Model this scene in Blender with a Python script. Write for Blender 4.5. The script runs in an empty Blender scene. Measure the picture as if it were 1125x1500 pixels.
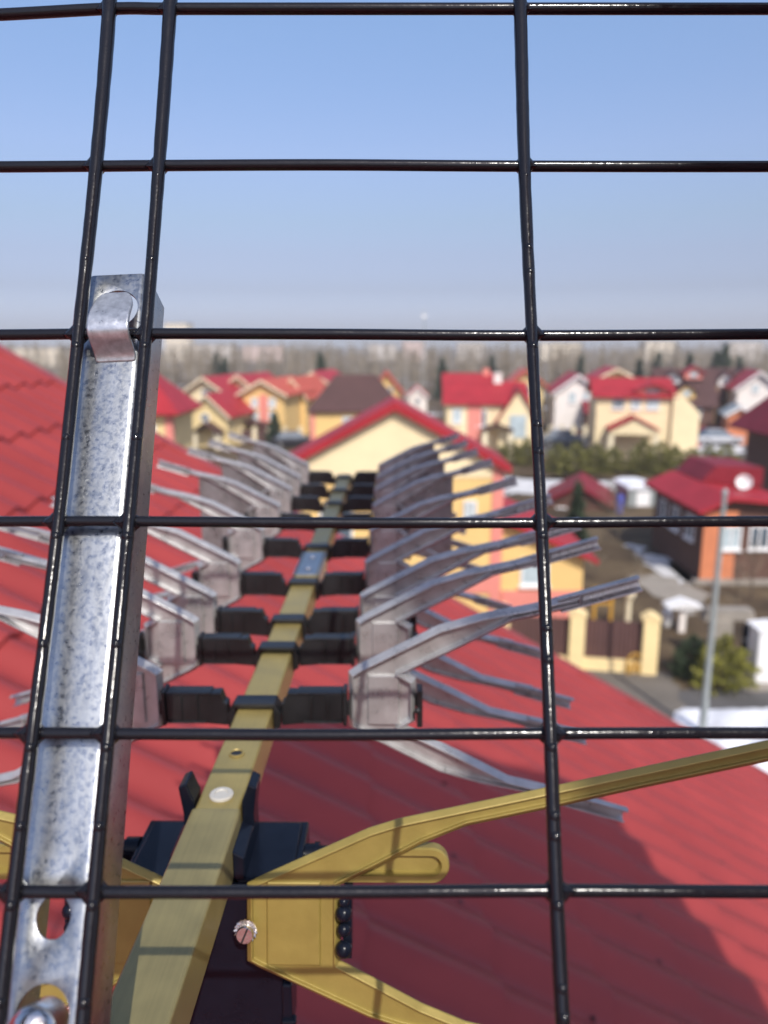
import bpy, bmesh, math, random
from mathutils import Vector, Matrix

random.seed(7)
SC = bpy.context.scene
COL = SC.collection
R = math.radians

# ------------------------------------------------------------------ camera model
H = 9.2                                   # camera height above the ground
F = 1130.0                                # focal length in pixels of the 1125 x 1500 photograph
TH = math.atan(245 / F)                   # the camera looks slightly down
CT, ST = math.cos(TH), math.sin(TH)


def W(px, py, d):
    """world point seen at a pixel of the photograph, d metres away along the lens axis"""
    r = (px - 562.5) / F * d
    n = (py - 750) / F * d
    return Vector((r, d * CT - n * ST, H - d * ST - n * CT))


def G(px, py, z=0.0):
    """the same for a point known to lie at height z"""
    d = (H - z) / (ST + (py - 750) / F * CT)
    return W(px, py, d)


# ------------------------------------------------------------------ materials
def new_mat(name):
    m = bpy.data.materials.new(name)
    m.use_nodes = True
    nt = m.node_tree
    b = nt.nodes['Principled BSDF']
    return m, nt, b


def mat(name, col, rough=.6, metal=0.0, var=.12, scale=6.0, bump=0.0, bscale=40.0, spec=.5, detail=5.0, col2=None, rvar=0.0, coat=0.0):
    m, nt, b = new_mat(name)
    b.inputs['Roughness'].default_value = rough
    b.inputs['Metallic'].default_value = metal
    b.inputs['Specular IOR Level'].default_value = spec
    if coat:
        b.inputs['Coat Weight'].default_value = coat
        b.inputs['Coat Roughness'].default_value = .12
    tc = nt.nodes.new('ShaderNodeTexCoord')
    no = nt.nodes.new('ShaderNodeTexNoise')
    no.inputs['Scale'].default_value = scale
    no.inputs['Detail'].default_value = detail
    no.inputs['Roughness'].default_value = .6
    nt.links.new(tc.outputs['Object'], no.inputs['Vector'])
    rp = nt.nodes.new('ShaderNodeValToRGB')
    c2 = col2 or tuple(min(1, x * (1 + var)) for x in col)
    c1 = tuple(x * (1 - var) for x in col) if col2 is None else col
    rp.color_ramp.elements[0].position = .32
    rp.color_ramp.elements[1].position = .68
    rp.color_ramp.elements[0].color = (*c1, 1)
    rp.color_ramp.elements[1].color = (*c2, 1)
    nt.links.new(no.outputs['Fac'], rp.inputs['Fac'])
    nt.links.new(rp.outputs['Color'], b.inputs['Base Color'])
    if rvar:
        mr = nt.nodes.new('ShaderNodeMapRange')
        mr.inputs['From Min'].default_value = .3
        mr.inputs['From Max'].default_value = .7
        mr.inputs['To Min'].default_value = max(.03, rough - rvar)
        mr.inputs['To Max'].default_value = min(1, rough + rvar)
        nt.links.new(no.outputs['Fac'], mr.inputs['Value'])
        nt.links.new(mr.outputs['Result'], b.inputs['Roughness'])
    if bump:
        n2 = nt.nodes.new('ShaderNodeTexNoise')
        n2.inputs['Scale'].default_value = bscale
        n2.inputs['Detail'].default_value = 4
        nt.links.new(tc.outputs['Object'], n2.inputs['Vector'])
        bp = nt.nodes.new('ShaderNodeBump')
        bp.inputs['Strength'].default_value = bump
        bp.inputs['Distance'].default_value = .6 / bscale
        nt.links.new(n2.outputs['Fac'], bp.inputs['Height'])
        nt.links.new(bp.outputs['Normal'], b.inputs['Normal'])
    return m


def mat_galvanised():
    m, nt, b = new_mat('galvanised_steel')
    tc = nt.nodes.new('ShaderNodeTexCoord')
    n1 = nt.nodes.new('ShaderNodeTexNoise')
    n1.inputs['Scale'].default_value = 760
    n1.inputs['Detail'].default_value = 6
    n1.inputs['Roughness'].default_value = .65
    n1.inputs['Distortion'].default_value = .6
    nt.links.new(tc.outputs['Object'], n1.inputs['Vector'])
    vo = nt.nodes.new('ShaderNodeTexVoronoi')
    vo.inputs['Scale'].default_value = 700
    nt.links.new(tc.outputs['Object'], vo.inputs['Vector'])
    ad = nt.nodes.new('ShaderNodeMath')
    ad.operation = 'MULTIPLY_ADD'
    ad.inputs[1].default_value = .25
    nt.links.new(vo.outputs['Distance'], ad.inputs[0])
    nt.links.new(n1.outputs['Fac'], ad.inputs[2])
    rp = nt.nodes.new('ShaderNodeValToRGB')
    e = rp.color_ramp.elements
    e[0].position, e[0].color = .36, (.275, .295, .325, 1)
    e[1].position, e[1].color = .72, (.42, .435, .44, 1)
    e2 = e.new(.53)
    e2.color = (.32, .345, .38, 1)
    nt.links.new(ad.outputs[0], rp.inputs['Fac'])
    nt.links.new(rp.outputs['Color'], b.inputs['Base Color'])
    mr = nt.nodes.new('ShaderNodeMapRange')
    mr.inputs['From Min'].default_value = .42
    mr.inputs['From Max'].default_value = .66
    mr.inputs['To Min'].default_value = .25
    mr.inputs['To Max'].default_value = .36
    nt.links.new(ad.outputs[0], mr.inputs['Value'])
    nt.links.new(mr.outputs['Result'], b.inputs['Roughness'])
    mp = nt.nodes.new('ShaderNodeMapping')            # drawn streaks and rubbed scratches along the strip
    mp.inputs['Scale'].default_value = (420, 120, 14)
    mp.inputs['Rotation'].default_value = (R(-30), 0, 0)
    nt.links.new(tc.outputs['Object'], mp.inputs['Vector'])
    n4 = nt.nodes.new('ShaderNodeTexNoise')
    n4.inputs['Scale'].default_value = 1
    n4.inputs['Detail'].default_value = 5
    nt.links.new(mp.outputs['Vector'], n4.inputs['Vector'])
    r4 = nt.nodes.new('ShaderNodeValToRGB')
    r4.color_ramp.elements[0].position, r4.color_ramp.elements[0].color = .33, (.85, .845, .83, 1)
    r4.color_ramp.elements[1].position, r4.color_ramp.elements[1].color = .60, (1.0, 1.0, 1.0, 1)
    nt.links.new(n4.outputs['Fac'], r4.inputs['Fac'])
    mx = nt.nodes.new('ShaderNodeVectorMath')
    mx.operation = 'MULTIPLY'
    nt.links.new(rp.outputs['Color'], mx.inputs[0])
    nt.links.new(r4.outputs['Color'], mx.inputs[1])
    nt.links.new(mx.outputs[0], b.inputs['Base Color'])
    b.inputs['Metallic'].default_value = .97
    bp = nt.nodes.new('ShaderNodeBump')
    bp.inputs['Strength'].default_value = .10
    bp.inputs['Distance'].default_value = .0005
    nt.links.new(n1.outputs['Fac'], bp.inputs['Height'])
    nt.links.new(bp.outputs['Normal'], b.inputs['Normal'])
    return m


def mat_coated_wire():
    m, nt, b = new_mat('black_coated_wire')
    b.inputs['Base Color'].default_value = (.010, .010, .013, 1)
    b.inputs['Roughness'].default_value = .2
    b.inputs['Specular IOR Level'].default_value = .32
    tc = nt.nodes.new('ShaderNodeTexCoord')
    n1 = nt.nodes.new('ShaderNodeTexNoise')
    n1.inputs['Scale'].default_value = 520
    n1.inputs['Detail'].default_value = 4
    nt.links.new(tc.outputs['Object'], n1.inputs['Vector'])
    bp = nt.nodes.new('ShaderNodeBump')
    bp.inputs['Strength'].default_value = .16
    bp.inputs['Distance'].default_value = .0006
    nt.links.new(n1.outputs['Fac'], bp.inputs['Height'])
    nt.links.new(bp.outputs['Normal'], b.inputs['Normal'])
    n3 = nt.nodes.new('ShaderNodeTexNoise')
    n3.inputs['Scale'].default_value = 130
    n3.inputs['Detail'].default_value = 6
    nt.links.new(tc.outputs['Object'], n3.inputs['Vector'])
    mr = nt.nodes.new('ShaderNodeMapRange')
    mr.inputs['From Min'].default_value = .35
    mr.inputs['From Max'].default_value = .7
    mr.inputs['To Min'].default_value = .09
    mr.inputs['To Max'].default_value = .24
    nt.links.new(n3.outputs['Fac'], mr.inputs['Value'])
    nt.links.new(mr.outputs['Result'], b.inputs['Roughness'])
    return m


def mat_brushed(name, col, rough, along='Y', metal=1.0, streak=.12, var=.1):
    """drawn metal profile: fine streaks along one axis plus cloudy wear"""
    m, nt, b = new_mat(name)
    b.inputs['Metallic'].default_value = metal
    tc = nt.nodes.new('ShaderNodeTexCoord')
    mp = nt.nodes.new('ShaderNodeMapping')
    sc = [900, 900, 900]
    sc['XYZ'.index(along)] = 9
    mp.inputs['Scale'].default_value = sc
    nt.links.new(tc.outputs['Object'], mp.inputs['Vector'])
    n1 = nt.nodes.new('ShaderNodeTexNoise')
    n1.inputs['Scale'].default_value = 1
    n1.inputs['Detail'].default_value = 3
    nt.links.new(mp.outputs['Vector'], n1.inputs['Vector'])
    n2 = nt.nodes.new('ShaderNodeTexNoise')
    n2.inputs['Scale'].default_value = 55
    n2.inputs['Detail'].default_value = 6
    nt.links.new(tc.outputs['Object'], n2.inputs['Vector'])
    mx = nt.nodes.new('ShaderNodeMath')
    mx.operation = 'MULTIPLY_ADD'
    mx.inputs[1].default_value = .4
    nt.links.new(n1.outputs['Fac'], mx.inputs[0])
    nt.links.new(n2.outputs['Fac'], mx.inputs[2])
    rp = nt.nodes.new('ShaderNodeValToRGB')
    rp.color_ramp.elements[0].position = .45
    rp.color_ramp.elements[1].position = .95
    rp.color_ramp.elements[0].color = (*[x * (1 - var) for x in col], 1)
    rp.color_ramp.elements[1].color = (*[min(1, x * (1 + var)) for x in col], 1)
    nt.links.new(mx.outputs[0], rp.inputs['Fac'])
    nt.links.new(rp.outputs['Color'], b.inputs['Base Color'])
    mr = nt.nodes.new('ShaderNodeMapRange')
    mr.inputs['From Min'].default_value = .4
    mr.inputs['From Max'].default_value = 1.0
    mr.inputs['To Min'].default_value = rough - streak * .6
    mr.inputs['To Max'].default_value = rough + streak
    nt.links.new(mx.outputs[0], mr.inputs['Value'])
    nt.links.new(mr.outputs['Result'], b.inputs['Roughness'])
    return m


def mat_brick():
    m, nt, b = new_mat('red_brick')
    tc = nt.nodes.new('ShaderNodeTexCoord')
    mp = nt.nodes.new('ShaderNodeMapping')
    mp.inputs['Rotation'].default_value = (R(90), 0, 0)
    nt.links.new(tc.outputs['Object'], mp.inputs['Vector'])
    br = nt.nodes.new('ShaderNodeTexBrick')
    br.inputs['Color1'].default_value = (.42, .13, .06, 1)
    br.inputs['Color2'].default_value = (.34, .10, .05, 1)
    br.inputs['Mortar'].default_value = (.42, .34, .28, 1)
    br.inputs['Scale'].default_value = 1.0
    br.inputs['Brick Width'].default_value = .26
    br.inputs['Row Height'].default_value = .075
    br.inputs['Mortar Size'].default_value = .008
    nt.links.new(mp.outputs['Vector'], br.inputs['Vector'])
    nt.links.new(br.outputs['Color'], b.inputs['Base Color'])
    b.inputs['Roughness'].default_value = .85
    return m


def mat_ground():
    m, nt, b = new_mat('spring_ground')
    b.inputs['Roughness'].default_value = .95
    b.inputs['Specular IOR Level'].default_value = .2
    tc = nt.nodes.new('ShaderNodeTexCoord')
    n1 = nt.nodes.new('ShaderNodeTexNoise')
    n1.inputs['Scale'].default_value = .35
    n1.inputs['Detail'].default_value = 8
    n1.inputs['Roughness'].default_value = .65
    nt.links.new(tc.outputs['Object'], n1.inputs['Vector'])
    rp = nt.nodes.new('ShaderNodeValToRGB')
    e = rp.color_ramp.elements
    e[0].position, e[0].color = .32, (.040, .028, .018, 1)
    e[1].position, e[1].color = .68, (.150, .110, .062, 1)
    x = e.new(.50)
    x.color = (.088, .061, .036, 1)
    nt.links.new(n1.outputs['Fac'], rp.inputs['Fac'])
    n2 = nt.nodes.new('ShaderNodeTexNoise')
    n2.inputs['Scale'].default_value = .075
    n2.inputs['Detail'].default_value = 7
    n2.inputs['Roughness'].default_value = .6
    nt.links.new(tc.outputs['Object'], n2.inputs['Vector'])
    sn = nt.nodes.new('ShaderNodeValToRGB')
    sn.color_ramp.elements[0].position = .60
    sn.color_ramp.elements[1].position = .64
    nt.links.new(n2.outputs['Fac'], sn.inputs['Fac'])
    mx = nt.nodes.new('ShaderNodeMix')
    mx.data_type = 'RGBA'
    mx.inputs[7].default_value = (.62, .63, .66, 1)
    nt.links.new(rp.outputs['Color'], mx.inputs[6])
    nt.links.new(sn.outputs['Color'], mx.inputs[0])
    nt.links.new(mx.outputs[2], b.inputs['Base Color'])
    return m


def mat_facade(name, wall, glass):
    """far apartment block: storeys of windows as one surface pattern"""
    m, nt, b = new_mat(name)
    tc = nt.nodes.new('ShaderNodeTexCoord')
    mp = nt.nodes.new('ShaderNodeMapping')
    mp.inputs['Rotation'].default_value = (R(90), 0, 0)
    nt.links.new(tc.outputs['Object'], mp.inputs['Vector'])
    br = nt.nodes.new('ShaderNodeTexBrick')
    br.offset = 0
    br.inputs['Color1'].default_value = (*glass, 1)
    br.inputs['Color2'].default_value = (*[g * 1.5 for g in glass], 1)
    br.inputs['Mortar'].default_value = (*wall, 1)
    br.inputs['Scale'].default_value = 1
    br.inputs['Brick Width'].default_value = 3.2
    br.inputs['Row Height'].default_value = 2.9
    br.inputs['Mortar Size'].default_value = .85
    br.inputs['Mortar Smooth'].default_value = .05
    nt.links.new(mp.outputs['Vector'], br.inputs['Vector'])
    nt.links.new(br.outputs['Color'], b.inputs['Base Color'])
    b.inputs['Roughness'].default_value = .7
    return m


M = {}
M['wire'] = mat_coated_wire()
M['galv'] = mat_galvanised()
M['gold'] = mat_brushed('gold_anodised_boom', (.39, .30, .105), .38, 'Y', .45, .12, .16)
M['shaded_gold_sleeve'] = mat_brushed('shade_toned_boom_sleeve', (.30, .25, .11), .42, 'Y', .45, .12, .18)  # darker olive gold: shade on the near boom put into the colour
M['gold_blade'] = mat('gold_painted_blade', (.31, .237, .064), .40, .28, .08, 90, .10, 900, rvar=.06)
M['alu'] = mat('cast_aluminium', (.45, .442, .436), .32, .5, .2, 70, .12, 700, rvar=.10)
M['plastic'] = mat('black_plastic', (.012, .012, .013), .42, 0, .25, 60, .08, 600, rvar=.08)
M['galv2'] = mat('zinc_plated_tongue', (.50, .52, .55), .34, .7, .22, 420, .10, 900, rvar=.08)
M['navy'] = mat('dark_moulded_plastic', (.006, .008, .015), .24, 0, .2, 50, .05, 500, spec=.22)
M['steel'] = mat('bright_zinc_screw', (.75, .72, .70), .22, 1, .1, 300, .2, 900)
M['plug'] = mat('clear_white_plastic', (.47, .45, .40), .25, 0, .06, 100)
M['redroof'] = mat('ruby_red_metal_tile', (.28, .040, .037), .44, 0, .15, 1.3, .05, 30, rvar=.08, spec=.30)
M['redroof2'] = mat('red_metal_roof', (.33, .022, .030), .55, 0, .14, .8, spec=.2)
M['redroof3'] = mat('orange_red_roof', (.46, .075, .035), .55, 0, .12, .8)
M['darkred'] = mat('dark_cherry_or_shaded_red_roof', (.19, .015, .024), .55, 0, .14, .8, spec=.2)
M['brownroof'] = mat('brown_metal_roof', (.075, .036, .033), .6, 0, .10, .8, spec=.2)
M['cream'] = mat('cream_render', (.80, .66, .40), .85, 0, .05, 1.2)
M['yellow'] = mat('yellow_render', (.74, .50, .19), .85, 0, .06, 1.2)
M['paleyellow'] = mat('pale_yellow_render', (.72, .56, .27), .85, 0, .08, 1.2)
M['white'] = mat('white_render', (.78, .72, .66), .85, 0, .06, 1.2)
M['pink'] = mat('coral_pink_render', (.70, .24, .19), .85, 0, .07, 1.2)
M['brick'] = mat_brick()
M['orange'] = mat('sunlit_orange_brick', (.55, .19, .085), .85, 0, .10, 2.5)
M['brownwall'] = mat('brown_clad_or_shaded_wall', (.10, .045, .03), .8, 0, .14, 2)
M['trim'] = mat('white_painted_trim', (.78, .77, .75), .6, 0, .05, 3)
M['glass'] = mat('dark_window_glass', (.10, .13, .16), .12, 0, .3, .9, spec=.7)
M['palepane'] = mat('curtained_window_glass', (.42, .50, .52), .2, 0, .2, 1.5, spec=.6)
M['fence'] = mat('chocolate_profiled_sheet', (.095, .047, .042), .5, 0, .10, 2)
M['fencepost'] = mat('cream_block_pillar', (.80, .62, .31), .85, 0, .06, 3)
M['asphalt'] = mat('asphalt', (.085, .08, .078), .9, 0, .22, .5)
M['paving'] = mat('grey_paving', (.135, .118, .098), .9, 0, .2, .8)
M['snow'] = mat('old_snow', (.74, .75, .78), .7, 0, .13, .9, .25, 3)
M['snowdirty'] = mat('dirty_snow', (.58, .57, .56), .8, 0, .16, 1.4, .25, 3)
M['pole'] = mat('galvanised_pole', (.34, .37, .36), .5, .4, .08, 3)
M['bark'] = mat('bark', (.085, .062, .045), .9, 0, .25, 4)
M['birch'] = mat('birch_bark', (.48, .45, .41), .85, 0, .25, 3)
M['twig'] = mat('bare_twigs', (.215, .172, .115), .9, 0, .3, .06, detail=8)
M['twig2'] = mat('grey_bare_twigs', (.255, .215, .16), .9, 0, .3, .06, detail=8)
M['conifer'] = mat('dark_conifer', (.030, .048, .020), .8, 0, .4, 2.5)
M['thuja'] = mat('olive_thuja', (.160, .152, .034), .8, 0, .5, 1.8)
M['shrub'] = mat('yellow_green_shrub', (.20, .19, .03), .8, 0, .35, 3)
M['rubber'] = mat('tyre_rubber', (.02, .02, .02), .8, 0, .1, 9)
M['rim'] = mat('alloy_rim', (.55, .55, .56), .3, .9, .05, 9)
M['ochre'] = mat('ochre_painted_metal', (.50, .27, .03), .5, 0, .1, 4)
M['ivory'] = mat('ivory_paint', (.76, .66, .45), .6, 0, .06, 4)
M['blue'] = mat('blue_plastic', (.06, .08, .42), .5, 0, .1, 4)
M['concrete'] = mat('pale_concrete', (.27, .24, .20), .9, 0, .14, 1.6)
M['ground'] = mat_ground()
M['facade_cream'] = mat_facade('cream_panel_facade', (.74, .64, .48), (.22, .22, .22))
M['facade_white'] = mat_facade('white_panel_facade', (.66, .60, .54), (.25, .25, .25))
M['facade_pink'] = mat_facade('rosy_panel_facade', (.62, .46, .40), (.24, .22, .22))
M['screw'] = mat('grey_roofing_screw', (.16, .06, .06), .5, .3, .2, 60)


# ------------------------------------------------------------------ mesh helper
class MB:
    def __init__(self):
        self.v, self.f, self.flat = [], [], []

    def add(self, verts, faces, flat=False):
        o = len(self.v)
        self.v += [Vector(p) for p in verts]
        for f in faces:
            self.f.append([i + o for i in f])
            self.flat.append(flat)
        return self

    def box(self, x0, x1, y0, y1, z0, z1):
        v = [(x0, y0, z0), (x1, y0, z0), (x1, y1, z0), (x0, y1, z0), (x0, y0, z1), (x1, y0, z1), (x1, y1, z1), (x0, y1, z1)]
        return self.add(v, [(0, 3, 2, 1), (4, 5, 6, 7), (0, 1, 5, 4), (1, 2, 6, 5), (2, 3, 7, 6), (3, 0, 4, 7)])

    def prism(self, poly, axis, a, b):
        """2-D polygon pushed along an axis from a to b (poly in the two remaining axes, in x,y,z order)"""
        def put(p, t):
            if axis == 'y':
                return (p[0], t, p[1])
            if axis == 'x':
                return (t, p[0], p[1])
            return (p[0], p[1], t)
        n = len(poly)
        v = [put(p, a) for p in poly] + [put(p, b) for p in poly]
        f = [tuple(range(n)), tuple(range(2 * n - 1, n - 1, -1))]
        f += [(i, i + n, (i + 1) % n + n, (i + 1) % n) for i in range(n)]
        return self.add(v, f)

    def tube(self, pts, rad, n=10, cap=True):
        pts = [Vector(p) for p in pts]
        if not hasattr(rad, '__len__'):
            rad = [rad] * len(pts)
        rings, up = [], None
        for i, p in enumerate(pts):
            t = (pts[min(i + 1, len(pts) - 1)] - pts[max(i - 1, 0)]).normalized()
            if up is None:
                up = Vector((0, 0, 1)) if abs(t.z) < .9 else Vector((0, 1, 0))
            a = (up - t * up.dot(t)).normalized()
            up = a
            b = t.cross(a)
            rings.append([p + (a * math.cos(2 * math.pi * k / n) + b * math.sin(2 * math.pi * k / n)) * rad[i] for k in range(n)])
        v = [q for r in rings for q in r]
        f = []
        for i in range(len(pts) - 1):
            for k in range(n):
                k2 = (k + 1) % n
                f.append((i * n + k, i * n + k2, (i + 1) * n + k2, (i + 1) * n + k))
        if cap:
            f.append(tuple(range(n - 1, -1, -1)))
            f.append(tuple(range((len(pts) - 1) * n, len(pts) * n)))
        return self.add(v, f)

    def lathe(self, c, axis, prof, n=20):
        """prof: (radius, distance along axis) pairs"""
        c, axis = Vector(c), Vector(axis).normalized()
        up = Vector((0, 0, 1)) if abs(axis.z) < .9 else Vector((1, 0, 0))
        a = (up - axis * up.dot(axis)).normalized()
        b = axis.cross(a)
        v, f = [], []
        for r, h in prof:
            v += [c + axis * h + (a * math.cos(2 * math.pi * k / n) + b * math.sin(2 * math.pi * k / n)) * r for k in range(n)]
        for i in range(len(prof) - 1):
            for k in range(n):
                k2 = (k + 1) % n
                f.append((i * n + k, i * n + k2, (i + 1) * n + k2, (i + 1) * n + k))
        f.append(tuple(range(n - 1, -1, -1)))
        f.append(tuple(range((len(prof) - 1) * n, len(prof) * n)))
        return self.add(v, f)

    def ball(self, c, r, n=12, m=7, sz=(1, 1, 1)):
        c = Vector(c)
        prof = [(max(.02 * r, r * math.sin(math.pi * i / m)), -r * math.cos(math.pi * i / m)) for i in range(m + 1)]
        o = len(self.v)
        self.lathe(c, (0, 0, 1), prof, n)
        for i in range(o, len(self.v)):
            q = self.v[i] - c
            self.v[i] = c + Vector((q.x * sz[0], q.y * sz[1], q.z * sz[2]))
        return self

    def build(self, name, m, parent=None, smooth=False, bevel=0.0, seg=2, angle=30, fix=False, sharp=35):
        me = bpy.data.meshes.new(name)
        me.from_pydata([tuple(p) for p in self.v], [], self.f)
        if fix:
            bm = bmesh.new()
            bm.from_mesh(me)
            bmesh.ops.recalc_face_normals(bm, faces=bm.faces[:])
            bm.to_mesh(me)
            bm.free()
        me.materials.append(m)
        if smooth:
            me.polygons.foreach_set('use_smooth', [not fl for fl in self.flat] if len(self.flat) == len(me.polygons) else [True] * len(me.polygons))
            if sharp:
                me.set_sharp_from_angle(angle=R(sharp))
        me.update()
        o = bpy.data.objects.new(name, me)
        COL.objects.link(o)
        if parent is not None:
            o.parent = parent
        if bevel:
            bv = o.modifiers.new('edge', 'BEVEL')
            bv.width = bevel
            bv.segments = seg
            bv.limit_method = 'ANGLE'
            bv.angle_limit = R(angle)
        return o


def from_bm(bm, name, m, parent=None, smooth=False):
    me = bpy.data.meshes.new(name)
    bm.to_mesh(me)
    bm.free()
    me.materials.append(m)
    if smooth:
        me.polygons.foreach_set('use_smooth', [True] * len(me.polygons))
        me.set_sharp_from_angle(angle=R(35))
    o = bpy.data.objects.new(name, me)
    COL.objects.link(o)
    if parent is not None:
        o.parent = parent
    return o


def tag(o, label=None, cat=None, group=None, kind=None):
    if label:
        o['label'] = label
    if cat:
        o['category'] = cat
    if group:
        o['group'] = group
    if kind:
        o['kind'] = kind
    return o


def thing(name, label, cat, loc=(0, 0, 0), rz=0.0, group=None):
    o = bpy.data.objects.new(name, None)
    COL.objects.link(o)
    o.location = loc
    o.rotation_euler = (0, 0, rz)
    o.empty_display_size = .05
    return tag(o, label, cat, group)


def copy_tree(o, parent=None):
    c = o.copy()
    COL.objects.link(c)
    c.parent = parent
    for ch in list(o.children):
        copy_tree(ch, c)
    return c


def catmull(pts, sub=8):
    P = [pts[0] * 2 - pts[1]] + pts + [pts[-1] * 2 - pts[-2]]
    out = []
    for i in range(1, len(P) - 2):
        p0, p1, p2, p3 = P[i - 1], P[i], P[i + 1], P[i + 2]
        for k in range(sub):
            t = k / sub
            out.append(.5 * ((2 * p1) + (p2 - p0) * t + (2 * p0 - 5 * p1 + 4 * p2 - p3) * t * t + (3 * p1 - p0 - 3 * p2 + p3) * t ** 3))
    out.append(pts[-1])
    return out


#PART_ANTENNA
#PART_OWNHOUSE
#PART_TOWN
#PART_LIGHT
# ================================================================== THE ANTENNA
BOOM_AZ = .0137
ANT = Vector((-.0741, 0, H - .19))         # local frame: y along the boom, z = 0 on the boom's top face
antenna = thing('tv_antenna', 'gold and silver rooftop television antenna with X shaped elements behind a black wire grid', 'antenna', ANT, -BOOM_AZ)
ROT = Matrix.Rotation(BOOM_AZ, 3, 'Z')


def A(w):
    return ROT @ (w - ANT)


mm = .001
BW = .0095
# boom
b = MB()
b.box(-BW, BW, .03, .652, -.019, 0)
boom = b.build('boom', M['gold'], antenna, bevel=.0014, seg=3)
b = MB()
b.box(-BW * .96, BW * .96, .654, 1.150, -.0186, -.0003)
bt = b.build('boom_extension', M['gold'], antenna, bevel=.0014, seg=3)
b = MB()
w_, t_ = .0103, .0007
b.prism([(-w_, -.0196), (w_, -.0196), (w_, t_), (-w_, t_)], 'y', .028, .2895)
b.build('boom_sleeve', M['shaded_gold_sleeve'], antenna, bevel=.0014, seg=3, fix=True)
# joint plate between the two boom lengths with two rivets
b = MB()
b.box(-.0088, .0088, .622, .694, .0002, .0016)
b.box(-.0112, -.0097, .622, .694, -.017, .0016)
b.box(.0097, .0112, .622, .694, -.017, .0016)
jp = b.build('joint_plate', M['galv'], antenna, bevel=.0005)
for y in (.640, .676):
    b = MB()
    b.lathe((0, y, .0014), (0, 0, 1), [(.0032, 0), (.0032, .0008), (.0024, .0018), (.0008, .0023)], 16)
    b.build('rivet', M['steel'], jp, True)
# plug, hole
b = MB()
b.lathe((0, .299, .0001), (0, 0, 1), [(.0052, 0), (.0052, .0009), (.0046, .0014), (.0030, .0014), (.0026, .0008), (.0006, .0008)], 24)
b.build('cap_plug', M['plug'], boom, True)
b = MB()
n = 24
ring = [(.0029, .00025), (.0037, .0003), (.0036, .0008), (.0030, .0009), (.0026, .0002)]
vs, fs = [], []
for r, z in ring:
    vs += [(r * math.cos(2 * math.pi * k / n) - .0005, .334 + r * math.sin(2 * math.pi * k / n), z) for k in range(n)]
for i in range(len(ring)):
    j = (i + 1) % len(ring)
    for k in range(n):
        fs.append((i * n + k, i * n + (k + 1) % n, j * n + (k + 1) % n, j * n + k))
b.add(vs, fs)
b.build('hole_rim', M['gold'], boom, True)
b = MB()
b.lathe((-.0005, .334, .0001), (0, 0, 1), [(.0028, 0), (.0027, .0002), (.0002, .0002)], 20)
b.build('screw_hole', M['plastic'], boom)


def blade_bm(up, up_low, rim=.003, depth=.0034, thick=.0009, flare=.0012):
    """X half: outline mirrored top to bottom, pressed so that a raised rim runs round a sunken face (rim towards -y)"""
    out = [(x, -z) for x, z in reversed(up_low)]
    poly = up + up_low + [(x, -z) for x, z in reversed(up_low)] + [(x, -z) for x, z in reversed(up)]
    bm = bmesh.new()
    fr = [bm.verts.new((x * mm, -flare, z * mm)) for x, z in poly]
    bk = [bm.verts.new((x * mm, 0, z * mm)) for x, z in poly]
    f = bm.faces.new(fr)
    bm.faces.new(bk[::-1])
    n = len(poly)
    for i in range(n):
        j = (i + 1) % n
        bm.faces.new((fr[j], fr[i], bk[i], bk[j]))
    bm.normal_update()
    bmesh.ops.recalc_face_normals(bm, faces=bm.faces[:])
    bmesh.ops.inset_region(bm, faces=[f], thickness=rim, use_even_offset=True, use_boundary=True)
    bmesh.ops.translate(bm, verts=f.verts[:], vec=(0, -(depth + thick - flare), 0))
    bmesh.ops.inset_region(bm, faces=[f], thickness=.0006, use_even_offset=True, use_boundary=True)
    r = bmesh.ops.extrude_discrete_faces(bm, faces=[f])
    g = r['faces'][0]
    bmesh.ops.translate(bm, verts=g.verts[:], vec=(0, depth, 0))
    bmesh.ops.inset_region(bm, faces=[g], thickness=rim * .22, use_even_offset=True, use_boundary=True)
    bmesh.ops.triangulate(bm, faces=[q for q in bm.faces if len(q.verts) > 4])
    return bm


def add_panel(bm, x0, x1, z, y0, y1):
    """raised rectangular panel stamped in the blade's root"""
    v = [bm.verts.new(p) for p in [(x0, y1, -z), (x1, y1, -z), (x1, y1, z), (x0, y1, z)]]
    t = .0006
    w = [bm.verts.new(p) for p in [(x0 + t, y0, -z + t), (x1 - t, y0, -z + t), (x1 - t, y0, z - t), (x0 + t, y0, z - t)]]
    bm.faces.new(w)
    for i in range(4):
        j = (i + 1) % 4
        bm.faces.new((v[i], v[j], w[j], w[i]))


def tip_tube(bm, p, q, r, y):
    """rolled end of an arm: an open half pipe facing -y"""
    P, Q = Vector((p[0] * mm, 0, p[1] * mm)), Vector((q[0] * mm, 0, q[1] * mm))
    t = (Q - P).normalized()
    n = Vector((-t.z, 0, t.x))
    rings = []
    m = 14
    for c in (P, Q):
        for rr in (r, r * .80):
            rings.append([bm.verts.new(c + n * rr * math.cos(a) + Vector((0, y, 0)) + Vector((0, 1, 0)) * rr * math.sin(a))
                          for a in [R(-38) + (R(256)) * k / m for k in range(m + 1)]])
    a0, a1, b0, b1 = rings
    for k in range(m):
        bm.faces.new((a0[k], a0[k + 1], b0[k + 1], b0[k]))
        bm.faces.new((a1[k + 1], a1[k], b1[k], b1[k + 1]))
        bm.faces.new((a0[k + 1], a0[k], a1[k], a1[k + 1]))
        bm.faces.new((b0[k], b0[k + 1], b1[k + 1], b1[k]))
    for k in (0, m):
        bm.faces.new((a0[k], b0[k], b1[k], a1[k]) if k == 0 else (a0[k], a1[k], b1[k], b0[k]))


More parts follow.
